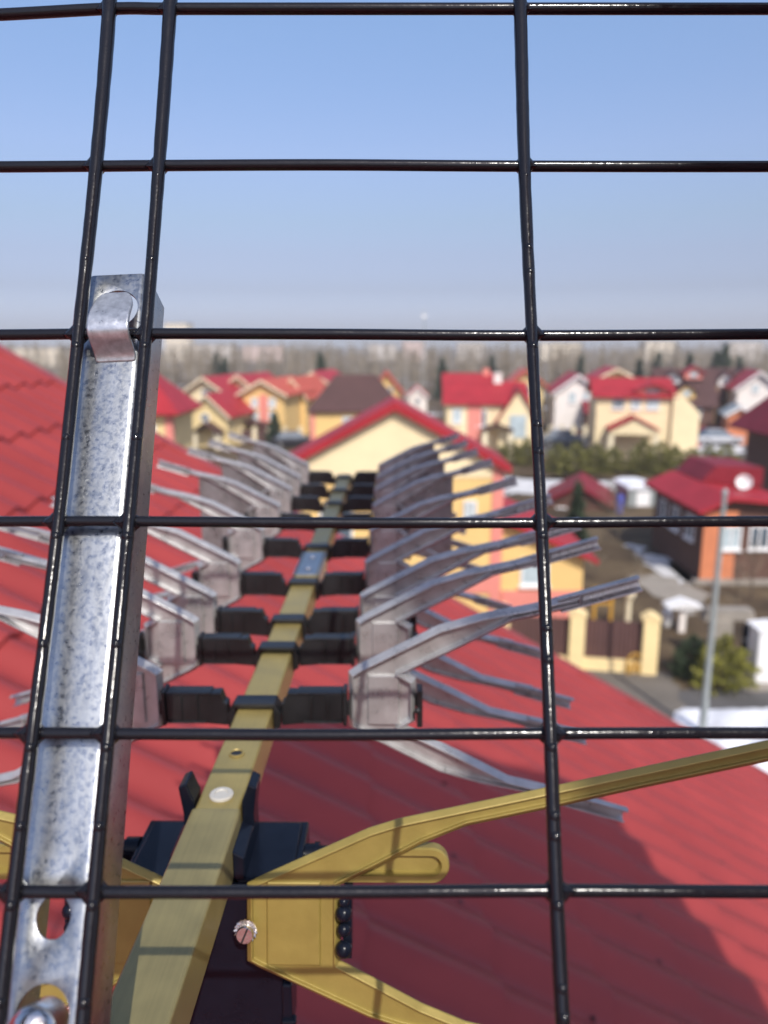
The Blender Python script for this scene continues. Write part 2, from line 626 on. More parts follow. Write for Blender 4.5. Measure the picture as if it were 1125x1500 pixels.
def director_blade(side, s, lab):
    def X(x):
        return x if x <= 98 else 98 + (x - 98) * s

    def Z(x, z):
        return z if x <= 98 else 42 + (z - 42) * (1 + (s - 1) * .8)
    up = [(50, 15.7), (55.5, 19.5), (98, 42), (120, 48.7), (147, 54.2), (172, 61.5)]
    low = [(173, 53.2), (137, 44.5), (112, 31), (81, 15.2), (86, 12.2)]
    up = [(X(x), Z(x, z)) for x, z in up]
    low = [(X(x), Z(x, z)) for x, z in low]
    bm = blade_bm(up, low, rim=.0023, depth=.0040)
    add_panel(bm, .0600, .0775, .0145, -.0028, -.0008)
    for sg in (1, -1):
        tip_tube(bm, (X(160), sg * Z(160, 54.0)), (X(201), sg * Z(201, 66.0)), .0043, -.0026)
    if side < 0:
        bmesh.ops.scale(bm, vec=(-1, 1, 1), verts=bm.verts[:])
        bmesh.ops.reverse_faces(bm, faces=bm.faces[:])
    bmesh.ops.translate(bm, verts=bm.verts[:], vec=(0, .002, .0028))
    o = from_bm(bm, 'blade', M['alu'], None)
    bv = o.modifiers.new('edge', 'BEVEL')
    bv.width = .0005
    bv.segments = 2
    bv.limit_method = 'ANGLE'
    bv.angle_limit = R(40)
    return o


def director_clamp():
    b = MB()
    # saddle over the boom with bevelled ends
    b.prism([(-.0142, -.0026), (-.0108, .0030), (.0108, .0030), (.0142, -.0026), (.0138, -.0110), (.0102, -.0130), (.0102, .0005), (-.0102, .0005), (-.0102, -.0130), (-.0138, -.0110)], 'y', -.0070, .0045)
    for s in (-1, 1):
        def q(a, c):
            return (a, c) if s > 0 else (c, a)
        # upright wing, its top cut down towards the boom
        w = [(.0144, -.0102), (.0470, -.0072), (.0470, .0074), (.0178, .0084), (.0163, .0034), (.0144, .0020)]
        w = [(x * s, z) for x, z in w]
        b.prism(w, 'y', -.0052, .0022)
        b.box(*q(s * .0260, s * .0470), -.0064, .0036, -.0086, -.0076)      # lower flange
        b.box(*q(s * .0230, s * .0470), -.0060, .0032, .0080, .0089)        # upper flange
        b.box(*q(s * .0472, s * .0494), -.0070, .0042, -.0096, .0096)       # end plate
        b.box(*q(s * .0300, s * .0312), -.0062, -.0054, -.0068, .0070)      # ribs
        b.box(*q(s * .0385, s * .0397), -.0062, -.0054, -.0068, .0070)
        b.box(*q(s * .0494, s * .0508), -.0060, -.0030, -.004, .004)        # catch on the blade's edge
        b.box(*q(s * .0866, s * .0896), -.0060, .0036, -.0110, .0100)       # outer clip
        b.box(*q(s * .0500, s * .0880), .0040, .0054, -.0040, .0040)        # strap behind the blade
        b.ball((s * .0870, -.0064, -.001), .0019, 10, 6)
    return b


DY = [.385, .463, .514, .601, .714, .826, .922, 1.007, 1.112]
DS = [1, 1, 1, .98, .87, .80, .745, .70, .66]
proto = None
for i, (y, s) in enumerate(zip(DY, DS)):
    if i == 0:
        d = director_clamp().build('director', M['plastic'], antenna, bevel=.0006, seg=2, fix=True)
        proto = d
    else:
        d = proto.copy()
        COL.objects.link(d)
        d.parent = antenna
    d.location = (random.uniform(-.0005, .0005), y, .0008)
    d.rotation_euler = (0, random.uniform(-.006, .006), random.uniform(-.008, .008))
    for side in (-1, 1):
        o = director_blade(side, s, i)
        o.parent = d
        o.rotation_euler = (random.uniform(-.015, .015), random.uniform(-.008, .008), random.uniform(-.02, .02))

# dipole: two gold half X plates hung under the boom
DIP = Vector((.0018, .2635, -.0322))
up = [(14.8, 14.6), (20, 17.4), (63, 37.4), (73.7, 41.0), (119, 51.3), (166, 68), (220, 75)]
up = [(14.8, 15.6), (19.5, 18.2), (62.5, 38.0), (74.5, 41.9), (119, 51.8), (168, 62.8), (222, 75.0)]
low = [(224, 67.5), (168, 55.0), (140, 48.2), (101, 37.7), (86, 31), (65, 20.4), (51.6, 13.9)]
low = [(224, 67.0), (168, 54.5), (136, 47.0), (101, 39.2), (84, 32.2), (64, 21.6), (51.6, 15.2)]
for side in (1, -1):
    bm = blade_bm(up, low, rim=.0019, depth=.0019, thick=.0010, flare=.0008)
    add_panel(bm, .0225, .0440, .0170, -.0019, -.0010)
    if side < 0:
        bmesh.ops.scale(bm, vec=(-1, 1, 1), verts=bm.verts[:])
        bmesh.ops.reverse_faces(bm, faces=bm.faces[:])
    bmesh.ops.translate(bm, verts=bm.verts[:], vec=DIP)
    o = from_bm(bm, 'dipole_blade', M['gold_blade'], antenna)
    bv = o.modifiers.new('edge', 'BEVEL')
    bv.width, bv.segments, bv.limit_method, bv.angle_limit = .0010, 3, 'ANGLE', R(25)
    # slotted screw on a toothed washer near the inner edge
    sc = DIP + Vector((side * .0150, -.0040, -.0012))
    w = MB()
    nT = 17
    vs, fs = [], []
    for k in range(nT * 2):
        a = math.pi * k / nT
        r = .0047 if k % 2 else .0040
        dy = -.0012 if k % 2 else -.0002
        vs.append((sc.x + r * math.cos(a), sc.y + dy, sc.z + r * math.sin(a)))
    for k in range(nT * 2):
        a = math.pi * k / nT
        vs.append((sc.x + .0024 * math.cos(a), sc.y - .0006, sc.z + .0024 * math.sin(a)))
    for k in range(nT * 2):
        k2 = (k + 1) % (nT * 2)
        fs.append((k, k2, k2 + nT * 2, k + nT * 2))
    w.add(vs, fs)
    ws = w.build('washer', M['steel'], o)
    sm = ws.modifiers.new('sheet', 'SOLIDIFY')
    sm.thickness = .0005
    hd = MB()
    hd.lathe(sc + Vector((0, -.0010, -.0006)), (0, -1, 0), [(.0034, 0), (.0034, .0016), (.0031, .0021), (.0002, .0021)], 24)
    h = hd.build('screw_head', M['steel'], o, True)
    sl = MB()
    a = R(68)
    ax, az = math.cos(a), math.sin(a)
    L, wd = .0031, .00035
    cpt = sc + Vector((0, -.0032, -.0006))
    pts = [(L, wd), (-L, wd), (-L, -wd), (L, -wd)]
    poly = [(cpt.x + p * ax - q * az, cpt.z + p * az + q * ax) for p, q in pts]
    sl.prism(poly, 'y', cpt.y - .0001, cpt.y + .0006)
    sl.build('screw_slot', M['plastic'], o)
    # stadium shaped tab behind the upper arm
    tb = MB()

    def stadium(x0, x1, r, zc, y, k=12):
        pts = []
        for i in range(k + 1):
            t = -math.pi / 2 + math.pi * i / k
            pts.append((x1 - r + r * math.cos(t), y, zc + r * math.sin(t)))
        for i in range(k + 1):
            t = math.pi / 2 + math.pi * i / k
            pts.append((x0 + r + r * math.cos(t), y, zc + r * math.sin(t)))
        return pts
    zc = .0216
    prof = [(.0072, .004), (.0072, -.0008), (.0066, -.0016), (.0042, -.0016), (.0030, .0012), (.0012, .0012)]
    vs, fs = [], []
    for r, y in prof:
        q = .0072 - r
        vs += stadium(.044 + q, .0945 - q, r, zc, y)
    nn = 26
    for i in range(len(prof) - 1):
        for k in range(nn):
            fs.append((i * nn + k, i * nn + (k + 1) % nn, (i + 1) * nn + (k + 1) % nn, (i + 1) * nn + k))
    fs.append(tuple(range((len(prof) - 1) * nn, len(prof) * nn)))
    vs = [(DIP.x + side * x, DIP.y + .0035 + y, DIP.z + z) for x, y, z in vs]
    tb.add(vs, fs)
    tb.build('tab', M['gold_blade'], o, True, fix=True)
    # black clip with round studs on the plate's outer edge
    ck = MB()
    q = (lambda a, c: (DIP.x + a, DIP.x + c)) if side > 0 else (lambda a, c: (DIP.x - c, DIP.x - a))
    ck.box(*q(.0528, .0562), DIP.y - .0034, DIP.y + .006, DIP.z - .0125, DIP.z + .0130)
    for dz, rr in ((.0108, .0021), (.0062, .0033), (-.0002, .0027), (-.0080, .0034)):
        ck.ball((DIP.x + side * .0532, DIP.y - .0048, DIP.z + dz), rr, 14, 8)
    ck.build('edge_clip', M['navy'], o, True)

# the dipole leans a little: its lower arms come towards the camera
LEAN = Matrix.Translation(DIP) @ Matrix.Rotation(R(-10), 4, 'X') @ Matrix.Translation(-DIP)
for o in antenna.children:
    if o.name.startswith('dipole_blade'):
        for q in [o] + list(o.children):
            q.data.transform(LEAN)
# balun box under the boom
b = MB()
b.prism([(-.036, -.0205), (.036, -.0205), (.036, -.042), (.030, -.052), (.028, -.12), (-.028, -.12), (-.030, -.052), (-.036, -.042)], 'y', .2685, .3120)
b.box(-.0335, -.0115, .2700, .3090, -.0205, -.0188)
b.box(.0115, .0335, .2700, .3090, -.0205, -.0188)
box = b.build('balun_box', M['navy'], antenna, bevel=.0012, seg=2, fix=True)
for s in (-1, 1):
    e = MB()
    # flared ear that grips the boom
    pr = [(s * .0100, -.019), (s * .0100, .0015), (s * .0132, .0098), (s * .0166, .0080), (s * .0150, -.004), (s * .0150, -.019)]
    e.prism(pr, 'y', .2920, .3035)
    e.prism([(s * .0102, -.019), (s * .0102, -.006), (s * .0150, -.009), (s * .0150, -.019)], 'y', .2700, .2915)
    e.build('boom_clip', M['navy'], box, bevel=.0007, fix=True)
c = MB()
c.lathe((.036, .2965, -.0265), (1, 0, 0), [(.0048, 0), (.0048, .004), (.0056, .004), (.0056, .0062), (.0040, .0062), (.0040, .0125), (.0047, .0125), (.0047, .0140), (.0020, .0140)], 20)
c.build('cable_socket', M['navy'], box, True)
c = MB()
c.lathe((-.036, .2965, -.0255), (-1, 0, 0), [(.0060, 0), (.0060, .006), (.0048, .006), (.0048, .016), (.0056, .016), (.0056, .019), (.002, .019)], 20)
c.build('cable_socket', M['navy'], box, True)
c = MB()
c.box(.0290, .0330, .2655, .2700, -.086, -.064)
c.box(.0285, .0345, .2640, .2680, -.084, -.080)
c.build('latch', M['navy'], box, bevel=.0007)

# ---- reflector: bowed grid of coated wire
YR = [-268, -226 + 8, 13, 243, 490, 765, 1075, 1306, 1592]
YR = [-215, 13, 243, 490, 765, 1075, 1306, 1600]
WR = [.0, 513, 535, 563, 606, 646, 677, 0]
DR = [F * .1 / w if w else 0 for w in WR]
DR = [.2508, .2349, .2209, .2075, .1885, .1700, .1590, .1465]
VX = {'a': [170, 160, 141, 115, 86, 48, 20, -14], 'b': [262, 249, 233, 214, 189, 159, 138, 112], 'c': [754, 762, 768, 779, 793, 806, 815, 830]}
full = [F * .1 / d for d in DR]
VX['z'] = [a - f for a, f in zip(VX['a'], full)]
VX['y'] = [a - 2 * f for a, f in zip(VX['a'], full)]
VX['d'] = [a + f for a, f in zip(VX['c'], full)]
VX['e'] = [a + 2 * f for a, f in zip(VX['c'], full)]
g = MB()
rnd = random.Random(3)
for i, (y, d) in enumerate(zip(YR, DR)):
    xs = [VX['y'][i] - 60, VX['z'][i], -60, VX['a'][i], VX['b'][i], 480, VX['c'][i], 1125, VX['d'][i], VX['e'][i] + 60]
    pts = []
    for x in xs:
        yy = y + (7 * max(0, (160 - x) / 160) ** 1.4 if i == 1 and x > -100 else (1.5 * math.sin(x * .006 + i)))
        if i == 1 and x <= -100:
            yy = y + 14
        pts.append(A(W(x, yy, d)))
    g.tube(catmull(pts, 8), .00142 * max(.92, d / .2), 14)
for k, xs in VX.items():
    pts = [A(W(x, y, d - .0017)) for x, y, d in zip(xs, YR, DR)]
    ps = catmull(pts, 14)
    rad = []
    for j, p in enumerate(ps):
        dj = (p - A(Vector((0, 0, H)))).length
        rad.append(.00158 * max(.95, dj / .215) * (1 + rnd.uniform(-.035, .035)))
    g.tube(ps, rad, 14)
    if k in 'abc':
        # drips of coating: one small bead just below each weld and two between
        for j in range(len(pts) - 1):
            for t in (.11, .60) if k != 'c' else (.13, .52, .70):
                p = ps[min(len(ps) - 1, int((j + t) * 14))]
                g.ball(p + Vector((.0001, -.0006, 0)), .00135, 10, 6, (1.0, 1.0, 1.15))
    # webs of coating filling the corners of each weld
    for x, y, d in zip(xs, YR, DR):
        p = W(x, y, d - .0006)
        nd = (p - Vector((0, 0, H))).normalized()
        ex = Vector((1, 0, 0)) - nd * nd.x
        ex.normalize()
        ez = ex.cross(nd)
        n = 40
        vs, fs = [], []
        for sc_, dy in ((1, 0), (.80, -.0008), (.45, -.0013)):
            for kk in range(n):
                a = 2 * math.pi * kk / n
                ca, sa = math.cos(a), math.sin(a)
                rr = .0041 * sc_
                vs.append(A(p + ex * rr * math.copysign(abs(ca) ** 2.3, ca) + ez * rr * math.copysign(abs(sa) ** 2.3, sa) + nd * dy))
        for a in range(2):
            for kk in range(n):
                fs.append((a * n + kk, a * n + (kk + 1) % n, (a + 1) * n + (kk + 1) % n, (a + 1) * n + kk))
        o0 = len(vs)
        for sc_, dy in ((.80, .0008), (.45, .0013)):
            for kk in range(n):
                a = 2 * math.pi * kk / n
                ca, sa = math.cos(a), math.sin(a)
                rr = .0041 * sc_
                vs.append(A(p + ex * rr * math.copysign(abs(ca) ** 2.3, ca) + ez * rr * math.copysign(abs(sa) ** 2.3, sa) + nd * dy))
        for kk in range(n):
            k2 = (kk + 1) % n
            fs.append((k2, kk, o0 + kk, o0 + k2))
            fs.append((o0 + k2, o0 + kk, o0 + n + kk, o0 + n + k2))
        g.add(vs, fs)
grid = g.build('reflector_grid', M['wire'], antenna, True, sharp=0)

# ---- galvanised channel that carries the grid, with a tongue hooked over one wire
B1, B2 = W(163, 490, .2118), W(79, 1305, .1634)
eu = (B1 - B2).normalized()
en = Vector((0, 1, 0)) - eu * eu.y
en -= Vector((1, 0, 0)) * 0
en.normalize()
ex = en.cross(eu)
ex = -ex if ex.x < 0 else ex
Lch = (B1 - B2).length


def K(x, u, n):
    """channel frame: x across, u along (0 at the hook), n away from the camera"""
    return A(B1 + ex * x + eu * u + en * n)


def u_of(py):
    """length along the channel at a picture row"""
    lo, hi = -.4, .1
    for _ in range(50):
        m_ = (lo + hi) / 2
        p = B1 + eu * m_
        q = p - Vector((0, 0, H))
        dd = q.y * CT - q.z * ST
        row = 750 + F * (-(q.y * ST + q.z * CT)) / dd
        if row > py:
            lo = m_
        else:
            hi = m_
    return lo


HW, DP, T = .0086, .0165, .0011
uT, uB = u_of(402), u_of(1640)
holes = [(0.0006, u_of(452), .0060, .0060), (.0004, u_of(1344), .0036, .0042), (.0001, u_of(1492), .0056, .0060)]
cr = .0022                                       # rounded corners of the channel
FX = HW - cr
outl = []
for s in (-1, 1):
    arc = [(s * (FX + cr * math.sin(R(t))), cr - cr * math.cos(R(t))) for t in (0, 15, 30, 45, 60, 75, 90)] + [(s * HW, DP)]
    outl += arc if s > 0 else arc[::-1]
ri = cr - T
inl = []
for s in (1, -1):
    arc = [(s * (HW - T), DP)] + [(s * (FX + ri * math.sin(R(t))), cr - ri * math.cos(R(t))) for t in (90, 75, 60, 45, 30, 15, 0)]
    inl += arc if s > 0 else arc[::-1]
sect = outl + inl
b = MB()
n = len(sect)
us = [uT + (uB - uT) * t / 8 for t in range(9)]
vs = [K(x, u, n_) for u in us for x, n_ in sect]
fs = [(i * n + j, i * n + (j + 1) % n, (i + 1) * n + (j + 1) % n, (i + 1) * n + j) for i in range(8) for j in range(n)]
fs += [tuple(range(n)), tuple(range(9 * n - 1, 8 * n - 1, -1))]
b.add(vs, fs)
tmp = b.build('blank', M['galv'], None, fix=True)
cutters = []
for hx, hu, ra, rb in holes:
    c_ = MB()
    q = 56
    ring = [(hx + ra * math.cos(2 * math.pi * k / q), hu + rb * math.sin(2 * math.pi * k / q)) for k in range(q)]
    c_.add([K(x, u, -.006) for x, u in ring] + [K(x, u, .006) for x, u in ring],
           [tuple(range(q)), tuple(range(2 * q - 1, q - 1, -1))] + [(k, k + q, (k + 1) % q + q, (k + 1) % q) for k in range(q)])
    co = c_.build('cutter', M['galv'], None, fix=True)
    md = tmp.modifiers.new('hole', 'BOOLEAN')
    md.operation, md.solver, md.object = 'DIFFERENCE', 'EXACT', co
    cutters.append(co)
bv = tmp.modifiers.new('edge', 'BEVEL')
bv.width, bv.segments, bv.limit_method, bv.angle_limit = .00025, 2, 'ANGLE', R(50)
dg = bpy.context.evaluated_depsgraph_get()
me = bpy.data.meshes.new_from_object(tmp.evaluated_get(dg))
me.name = 'grid_bracket'
for co in cutters + [tmp]:
    bpy.data.objects.remove(co, do_unlink=True)
ch = bpy.data.objects.new('grid_bracket', me)
COL.objects.link(ch)
ch.parent = antenna
me.polygons.foreach_set('use_smooth', [True] * len(me.polygons))
me.set_sharp_from_angle(angle=R(28))
# tongue
uh = u_of(524)
rowu = u_of(491)
path = [(uh - .0012, .0004), (uh + .0006, -.0006), (uh + .0016, -.0030), (uh + .0026, -.0062), (uh + .0042, -.0076), (uh + .0064, -.0078), (rowu + .0022, -.0072), (rowu + .0048, -.0060), (u_of(452), -.0046), (u_of(444), -.0040)]
wds = [.0054, .0054, .0054, .0054, .0054, .0054, .0054, .0053, .0049, .0030]
nx = 9
vs, fs = [], []
for (u, n_), wd in zip(path, wds):
    vs += [K(.0020 + wd * (2 * j / (nx - 1) - 1), u, n_) for j in range(nx)]
for i in range(len(path) - 1):
    for j in range(nx - 1):
        fs.append((i * nx + j, i * nx + j + 1, (i + 1) * nx + j + 1, (i + 1) * nx + j))
b = MB()
b.add(vs, fs)
tg = b.build('hook_tongue', M['galv2'], ch, True, sharp=60)
sb = tg.modifiers.new('smooth', 'SUBSURF')
sb.levels = sb.render_levels = 2
so = tg.modifiers.new('sheet', 'SOLIDIFY')
so.thickness, so.offset = .0011, 0
# round headed bolt in the lowest visible hole
b = MB()
bc = K(-.0012, u_of(1510), -.0004)
b.lathe(bc, A(B1 - en) - A(B1), [(.0050, -.006), (.0050, .0006), (.0046, .0016), (.0036, .0026), (.0020, .0033), (.0004, .0035)], 24)
b.build('bolt', M['steel'], ch, True)
# foot that ties the channel down to the boom (below the picture)
b = MB()
p0 = K(0, uB + .004, .006)
b.box(min(p0.x, -.014), .014, p0.y - .010, p0.y + .012, -.026, -.0200)
b.box(p0.x - .006, p0.x + .008, p0.y - .009, p0.y + .010, min(p0.z, -.026), max(p0.z, -.0201))
b.build('bracket_foot', M['galv'], antenna, bevel=.001)
# ================================================================== THE HOUSE UNDER THE ANTENNA
PITCH = R(30)
DROP0 = 1.31                              # roof below the camera at x = 0
tp, cp, sp_ = math.tan(PITCH), math.cos(PITCH), math.sin(PITCH)
XR, XE, Y0, Y1 = -4.3, 3.75, -3.2, 4.46   # ridge, eave, near and far verge
ZR = H - DROP0 - tp * XR
own = thing('house', 'house under the antenna, its ruby red metal tile roof filling the lower picture', 'house', (0, 0, 0))
STEP, WAVE = .35, .183


def roof_pt(t, y, h):
    """t metres down the slope from the ridge, h above the sheet"""
    return (XR + t * cp + h * sp_, y, ZR - t * sp_ + h * cp)


def wave(y, ph=0.0):
    c_ = math.cos(2 * math.pi * y / WAVE + ph)
    return .0165 * (c_ * .8 + .2 * abs(c_) * c_ + 1)


b = MB()
ny = int((Y1 - Y0) / WAVE * 10)
ys = [Y0 + (Y1 - Y0) * i / ny for i in range(ny + 1)]
nsteps = int((XE - XR) / cp / STEP) + 1
rows_ = []
for k in range(nsteps):
    row_set = []
    for fr in (0.0, .25, .5, .75, .93, 1.0):
        t = (k + fr) * STEP
        lift = .014 * fr
        row_set.append([roof_pt(t, y, wave(y) + lift) for y in ys])
    # rounded nose and the riser under it
    row_set2 = [[roof_pt((k + 1) * STEP, y, wave(y) + .014) for y in ys], [roof_pt((k + 1) * STEP + .004, y, wave(y) - .001) for y in ys]]
    for rs, fl in ((row_set, False), (row_set2, True)):
        v = [p for r_ in rs for p in r_]
        m_ = len(ys)
        f = [(i * m_ + j, (i + 1) * m_ + j, (i + 1) * m_ + j + 1, i * m_ + j + 1) for i in range(len(rs) - 1) for j in range(m_ - 1)]
        b.add(v, f, fl)
roof = b.build('roof', M['redroof'], own, True, sharp=0)
# far verge flashing, ridge cap, gutter
tE = nsteps * STEP
b = MB()
prof = [(Y1 - .085, .036), (Y1 - .075, .044), (Y1 + .022, .044), (Y1 + .030, .036), (Y1 + .030, -.10), (Y1 + .024, -.10), (Y1 + .022, .034), (Y1 - .073, .034)]
vs = [roof_pt(t, y, h) for t in (-.02, tE + .03) for y, h in prof]
n = len(prof)
b.add(vs, [(i, (i + 1) % n, n + (i + 1) % n, n + i) for i in range(n)] + [tuple(range(n - 1, -1, -1)), tuple(range(n, 2 * n))])
b.build('verge_flashing', M['redroof'], roof, fix=True)
b = MB()
b.tube([(XR, Y0, ZR + .02), (XR, Y1, ZR + .02)], .085, 14)
b.build('ridge_cap', M['redroof'], roof, True)
b = MB()
v = [(XR, Y0, ZR - .05), (XR, Y1, ZR - .05), (XR - 5, Y1, ZR - 5 * tp), (XR - 5, Y0, ZR - 5 * tp)]
b.add(v, [(0, 1, 2, 3)])
b.build('rear_slope', M['redroof'], roof)
ze = ZR - tE * sp_
xe = XR + tE * cp
b = MB()
b.tube([(xe + .05, Y0, ze - .03), (xe + .05, Y1, ze - .03)], .065, 12)
b.build('gutter', M['redroof'], own, True)
# walls
b = MB()
zl = ZR - 5 * tp
b.prism([(XR - 4.6, 0), (xe - .45, 0), (xe - .45, ze + .14), (XR, ZR - .2), (XR - 4.6, zl + .05)], 'y', Y0 + .3, Y1 - .35)
b.build('wall', M['yellow'], own, fix=True)
# fasteners in the troughs
scr = None
rs_ = random.Random(5)


def fastener(t, y):
    global scr
    yt = (round(y / WAVE - .5) + .5) * WAVE
    p = Vector(roof_pt(t, yt, wave(yt) + .014 * ((t / STEP) % 1)))
    if scr is None:
        s_ = MB()
        nx_ = Vector((sp_, 0, cp))
        s_.lathe((0, 0, 0), nx_, [(.0085, 0), (.0085, .0015), (.0055, .002), (.0055, .0065), (.003, .0075)], 12)
        scr = s_.build('roof_screw', M['screw'], roof, True)
        o = scr
    else:
        o = scr.copy()
        COL.objects.link(o)
        o.parent = roof
    o.location = p


for px, py in ((545, 1103), (545, 1146), (540, 1193), (488, 1262), (668, 1168), (700, 1278), (716, 1412), (980, 1422), (1110, 1146), (905, 1330), (620, 1330), (820, 1460), (1010, 1250), (250, 1160), (225, 1105), (860, 1010), (990, 1105)):
    # intersect the pixel's ray with the roof plane
    q = W(px, py, 1) - Vector((0, 0, H))
    d = DROP0 / (-q.z - tp * q.x)
    x, y = q.x * d, q.y * d
    t = (x - XR) / cp
    fastener((math.floor(t / STEP) + .82) * STEP, y)
# brick chimney stack behind the camera: its shadow lies across the roof
cx0, cx1, cy0, cy1 = .50, 1.90, -1.15, -.52
zc = H + 1.92
b = MB()
b.box(cx0, cx1, cy0, cy1, H - DROP0 - tp * cx1 - .2, zc - .16)
b.box(cx0 - .0, cx1 + .0, cy0 - .03, cy1 + .0, zc - .16, zc)
chim = b.build('chimney', M['brick'], own)
for k in range(3):
    b = MB()
    x = cx0 + .27 + k * .43
    b.lathe((x, (cy0 + cy1) / 2 - .1, zc), (0, 0, 1), [(.11, 0), (.10, .16), (.12, .16), (.12, .19), (.08, .19)], 16)
    b.build('chimney_pot', M['redroof3'], chim, True)
# ================================================================== GROUND
b = MB()
b.add([(-1500, -400, 0), (1500, -400, 0), (1500, 2600, 0), (-1500, 2600, 0)], [(0, 1, 2, 3)])
tag(b.build('ground', M['ground']), kind='structure')


def sheet(name, pts, z, m, kind='structure', wob=0.0, sub=10):
    """ground patch from pixel corners, its border made uneven"""
    P = [G(x, y, 0) for x, y in pts]
    out = []
    rr = random.Random(len(pts) * 7 + int(pts[0][0]))
    for i, p in enumerate(P):
        q = P[(i + 1) % len(P)]
        for k in range(sub):
            t = k / sub
            c_ = p.lerp(q, t)
            c_ += Vector((rr.uniform(-wob, wob), rr.uniform(-wob, wob), 0))
            out.append((c_.x, c_.y, z))
    bb = MB()
    bb.add(out, [tuple(range(len(out)))])
    o = bb.build(name, m)
    tag(o, kind=kind)
    return o


sheet('road', [(560, 668), (1500, 668), (1500, 638), (560, 638)], .008, M['asphalt'], wob=.1)
sheet('road', [(960, 1046), (1500, 1030), (1500, 1004), (985, 1012)], .010, M['asphalt'], wob=.08)
sheet('path', [(820, 978), (985, 985), (1010, 1060), (900, 1090), (760, 1060)], .012, M['paving'], wob=.12)
sheet('path', [(925, 845), (985, 838), (1040, 872), (1010, 905)], .012, M['concrete'], wob=.2)
# snow: a banked heap beside the road and thinner sheets farther off
b = MB()
rr = random.Random(11)
nxs, nys = 60, 30
P00, P10, P01, P11 = G(960, 1150), G(1600, 1120), G(985, 1040), G(1500, 1026)
vs = []
for j in range(nys + 1):
    for i in range(nxs + 1):
        u, v = i / nxs, j / nys
        p = P00.lerp(P10, u).lerp(P01.lerp(P11, u), v)
        edge = min(u * 5, (1 - u) * 5, v * 5, (1 - v) * 5, 1)
        h = edge ** .7 * (.22 + .10 * math.sin(p.x * 1.9 + p.y) + .07 * math.sin(p.x * 4.3 - p.y * 3.1)) + rr.uniform(0, .02) - .02
        vs.append((p.x + rr.uniform(-.05, .05), p.y + rr.uniform(-.05, .05), h))
b.add(vs, [(j * (nxs + 1) + i, j * (nxs + 1) + i + 1, (j + 1) * (nxs + 1) + i + 1, (j + 1) * (nxs + 1) + i) for j in range(nys) for i in range(nxs)])
tag(b.build('snow', M['snow'], None, True, sharp=0), kind='structure')
sheet('snow', [(735, 724), (905, 726), (915, 703), (740, 700)], .02, M['snowdirty'], wob=.9, sub=16)
sheet('snow', [(1075, 1012), (1400, 1018), (1400, 1000), (1070, 996)], .02, M['snowdirty'], wob=.15)
sheet('snow', [(930, 800), (1000, 830), (1012, 858), (940, 826)], .02, M['snowdirty'], wob=.5)
sheet('snow', [(990, 690), (1080, 690), (1075, 652), (1000, 650)], .02, M['snowdirty'], wob=1.0)
sheet('snow', [(560, 690), (700, 690), (690, 676), (560, 676)], .02, M['snowdirty'], wob=1.0)


# ================================================================== HOUSE KIT
def window(parent, x, y, z, w, h, face='front', pane='glass', bars=True):
    """frame with its pane and glazing bar, standing 3 cm proud of the wall"""
    t = max(.07, w * .07)

    def B(bb, a0, a1, n0, n1, z0, z1):
        if face == 'front':
            bb.box(a0, a1, y - n1, y - n0, z0, z1)
        elif face == 'left':
            bb.box(y - n1, y - n0, a0, a1, z0, z1)
        else:
            bb.box(y + n0, y + n1, a0, a1, z0, z1)
    f = MB()
    B(f, x - w / 2, x - w / 2 + t, -.02, .05, z, z + h)
    B(f, x + w / 2 - t, x + w / 2, -.02, .05, z, z + h)
    B(f, x - w / 2 + t, x + w / 2 - t, -.02, .05, z, z + t)
    B(f, x - w / 2 + t, x + w / 2 - t, -.02, .05, z + h - t, z + h)
    if bars:
        B(f, x - t * .4, x + t * .4, -.02, .045, z + t, z + h - t)
    B(f, x - w / 2 - .06, x + w / 2 + .06, -.02, .12, z - .07, z)
    fr = f.build('window', M['trim'], parent)
    p = MB()
    B(p, x - w / 2 + t, x + w / 2 - t, -.01, .012, z + t, z + h - t)
    p.build('pane', M[pane], fr)
    return fr


def gable_roof(parent, w, l, eave, apex, m, over=.45, th=.16, y0=0.0, name='roof', ridge='y', trim=True):
    """two slabs that meet at the ridge; the walls below are w wide and l long"""
    hw = w / 2
    k = (apex - eave) / hw
    ox = hw + over
    ez = eave - over * k
    r = MB()
    for s in (-1, 1):
        poly = [(0, apex), (s * ox, ez), (s * ox, ez + th), (0, apex + th)]
        if ridge == 'y':
            r.prism(poly, 'y', y0 - over, y0 + l + over)
        else:
            r.prism([(y0 + l / 2 + a, z) for a, z in poly], 'x', -over, over) if False else None
    o = r.build(name, m, parent, fix=True)
    return o


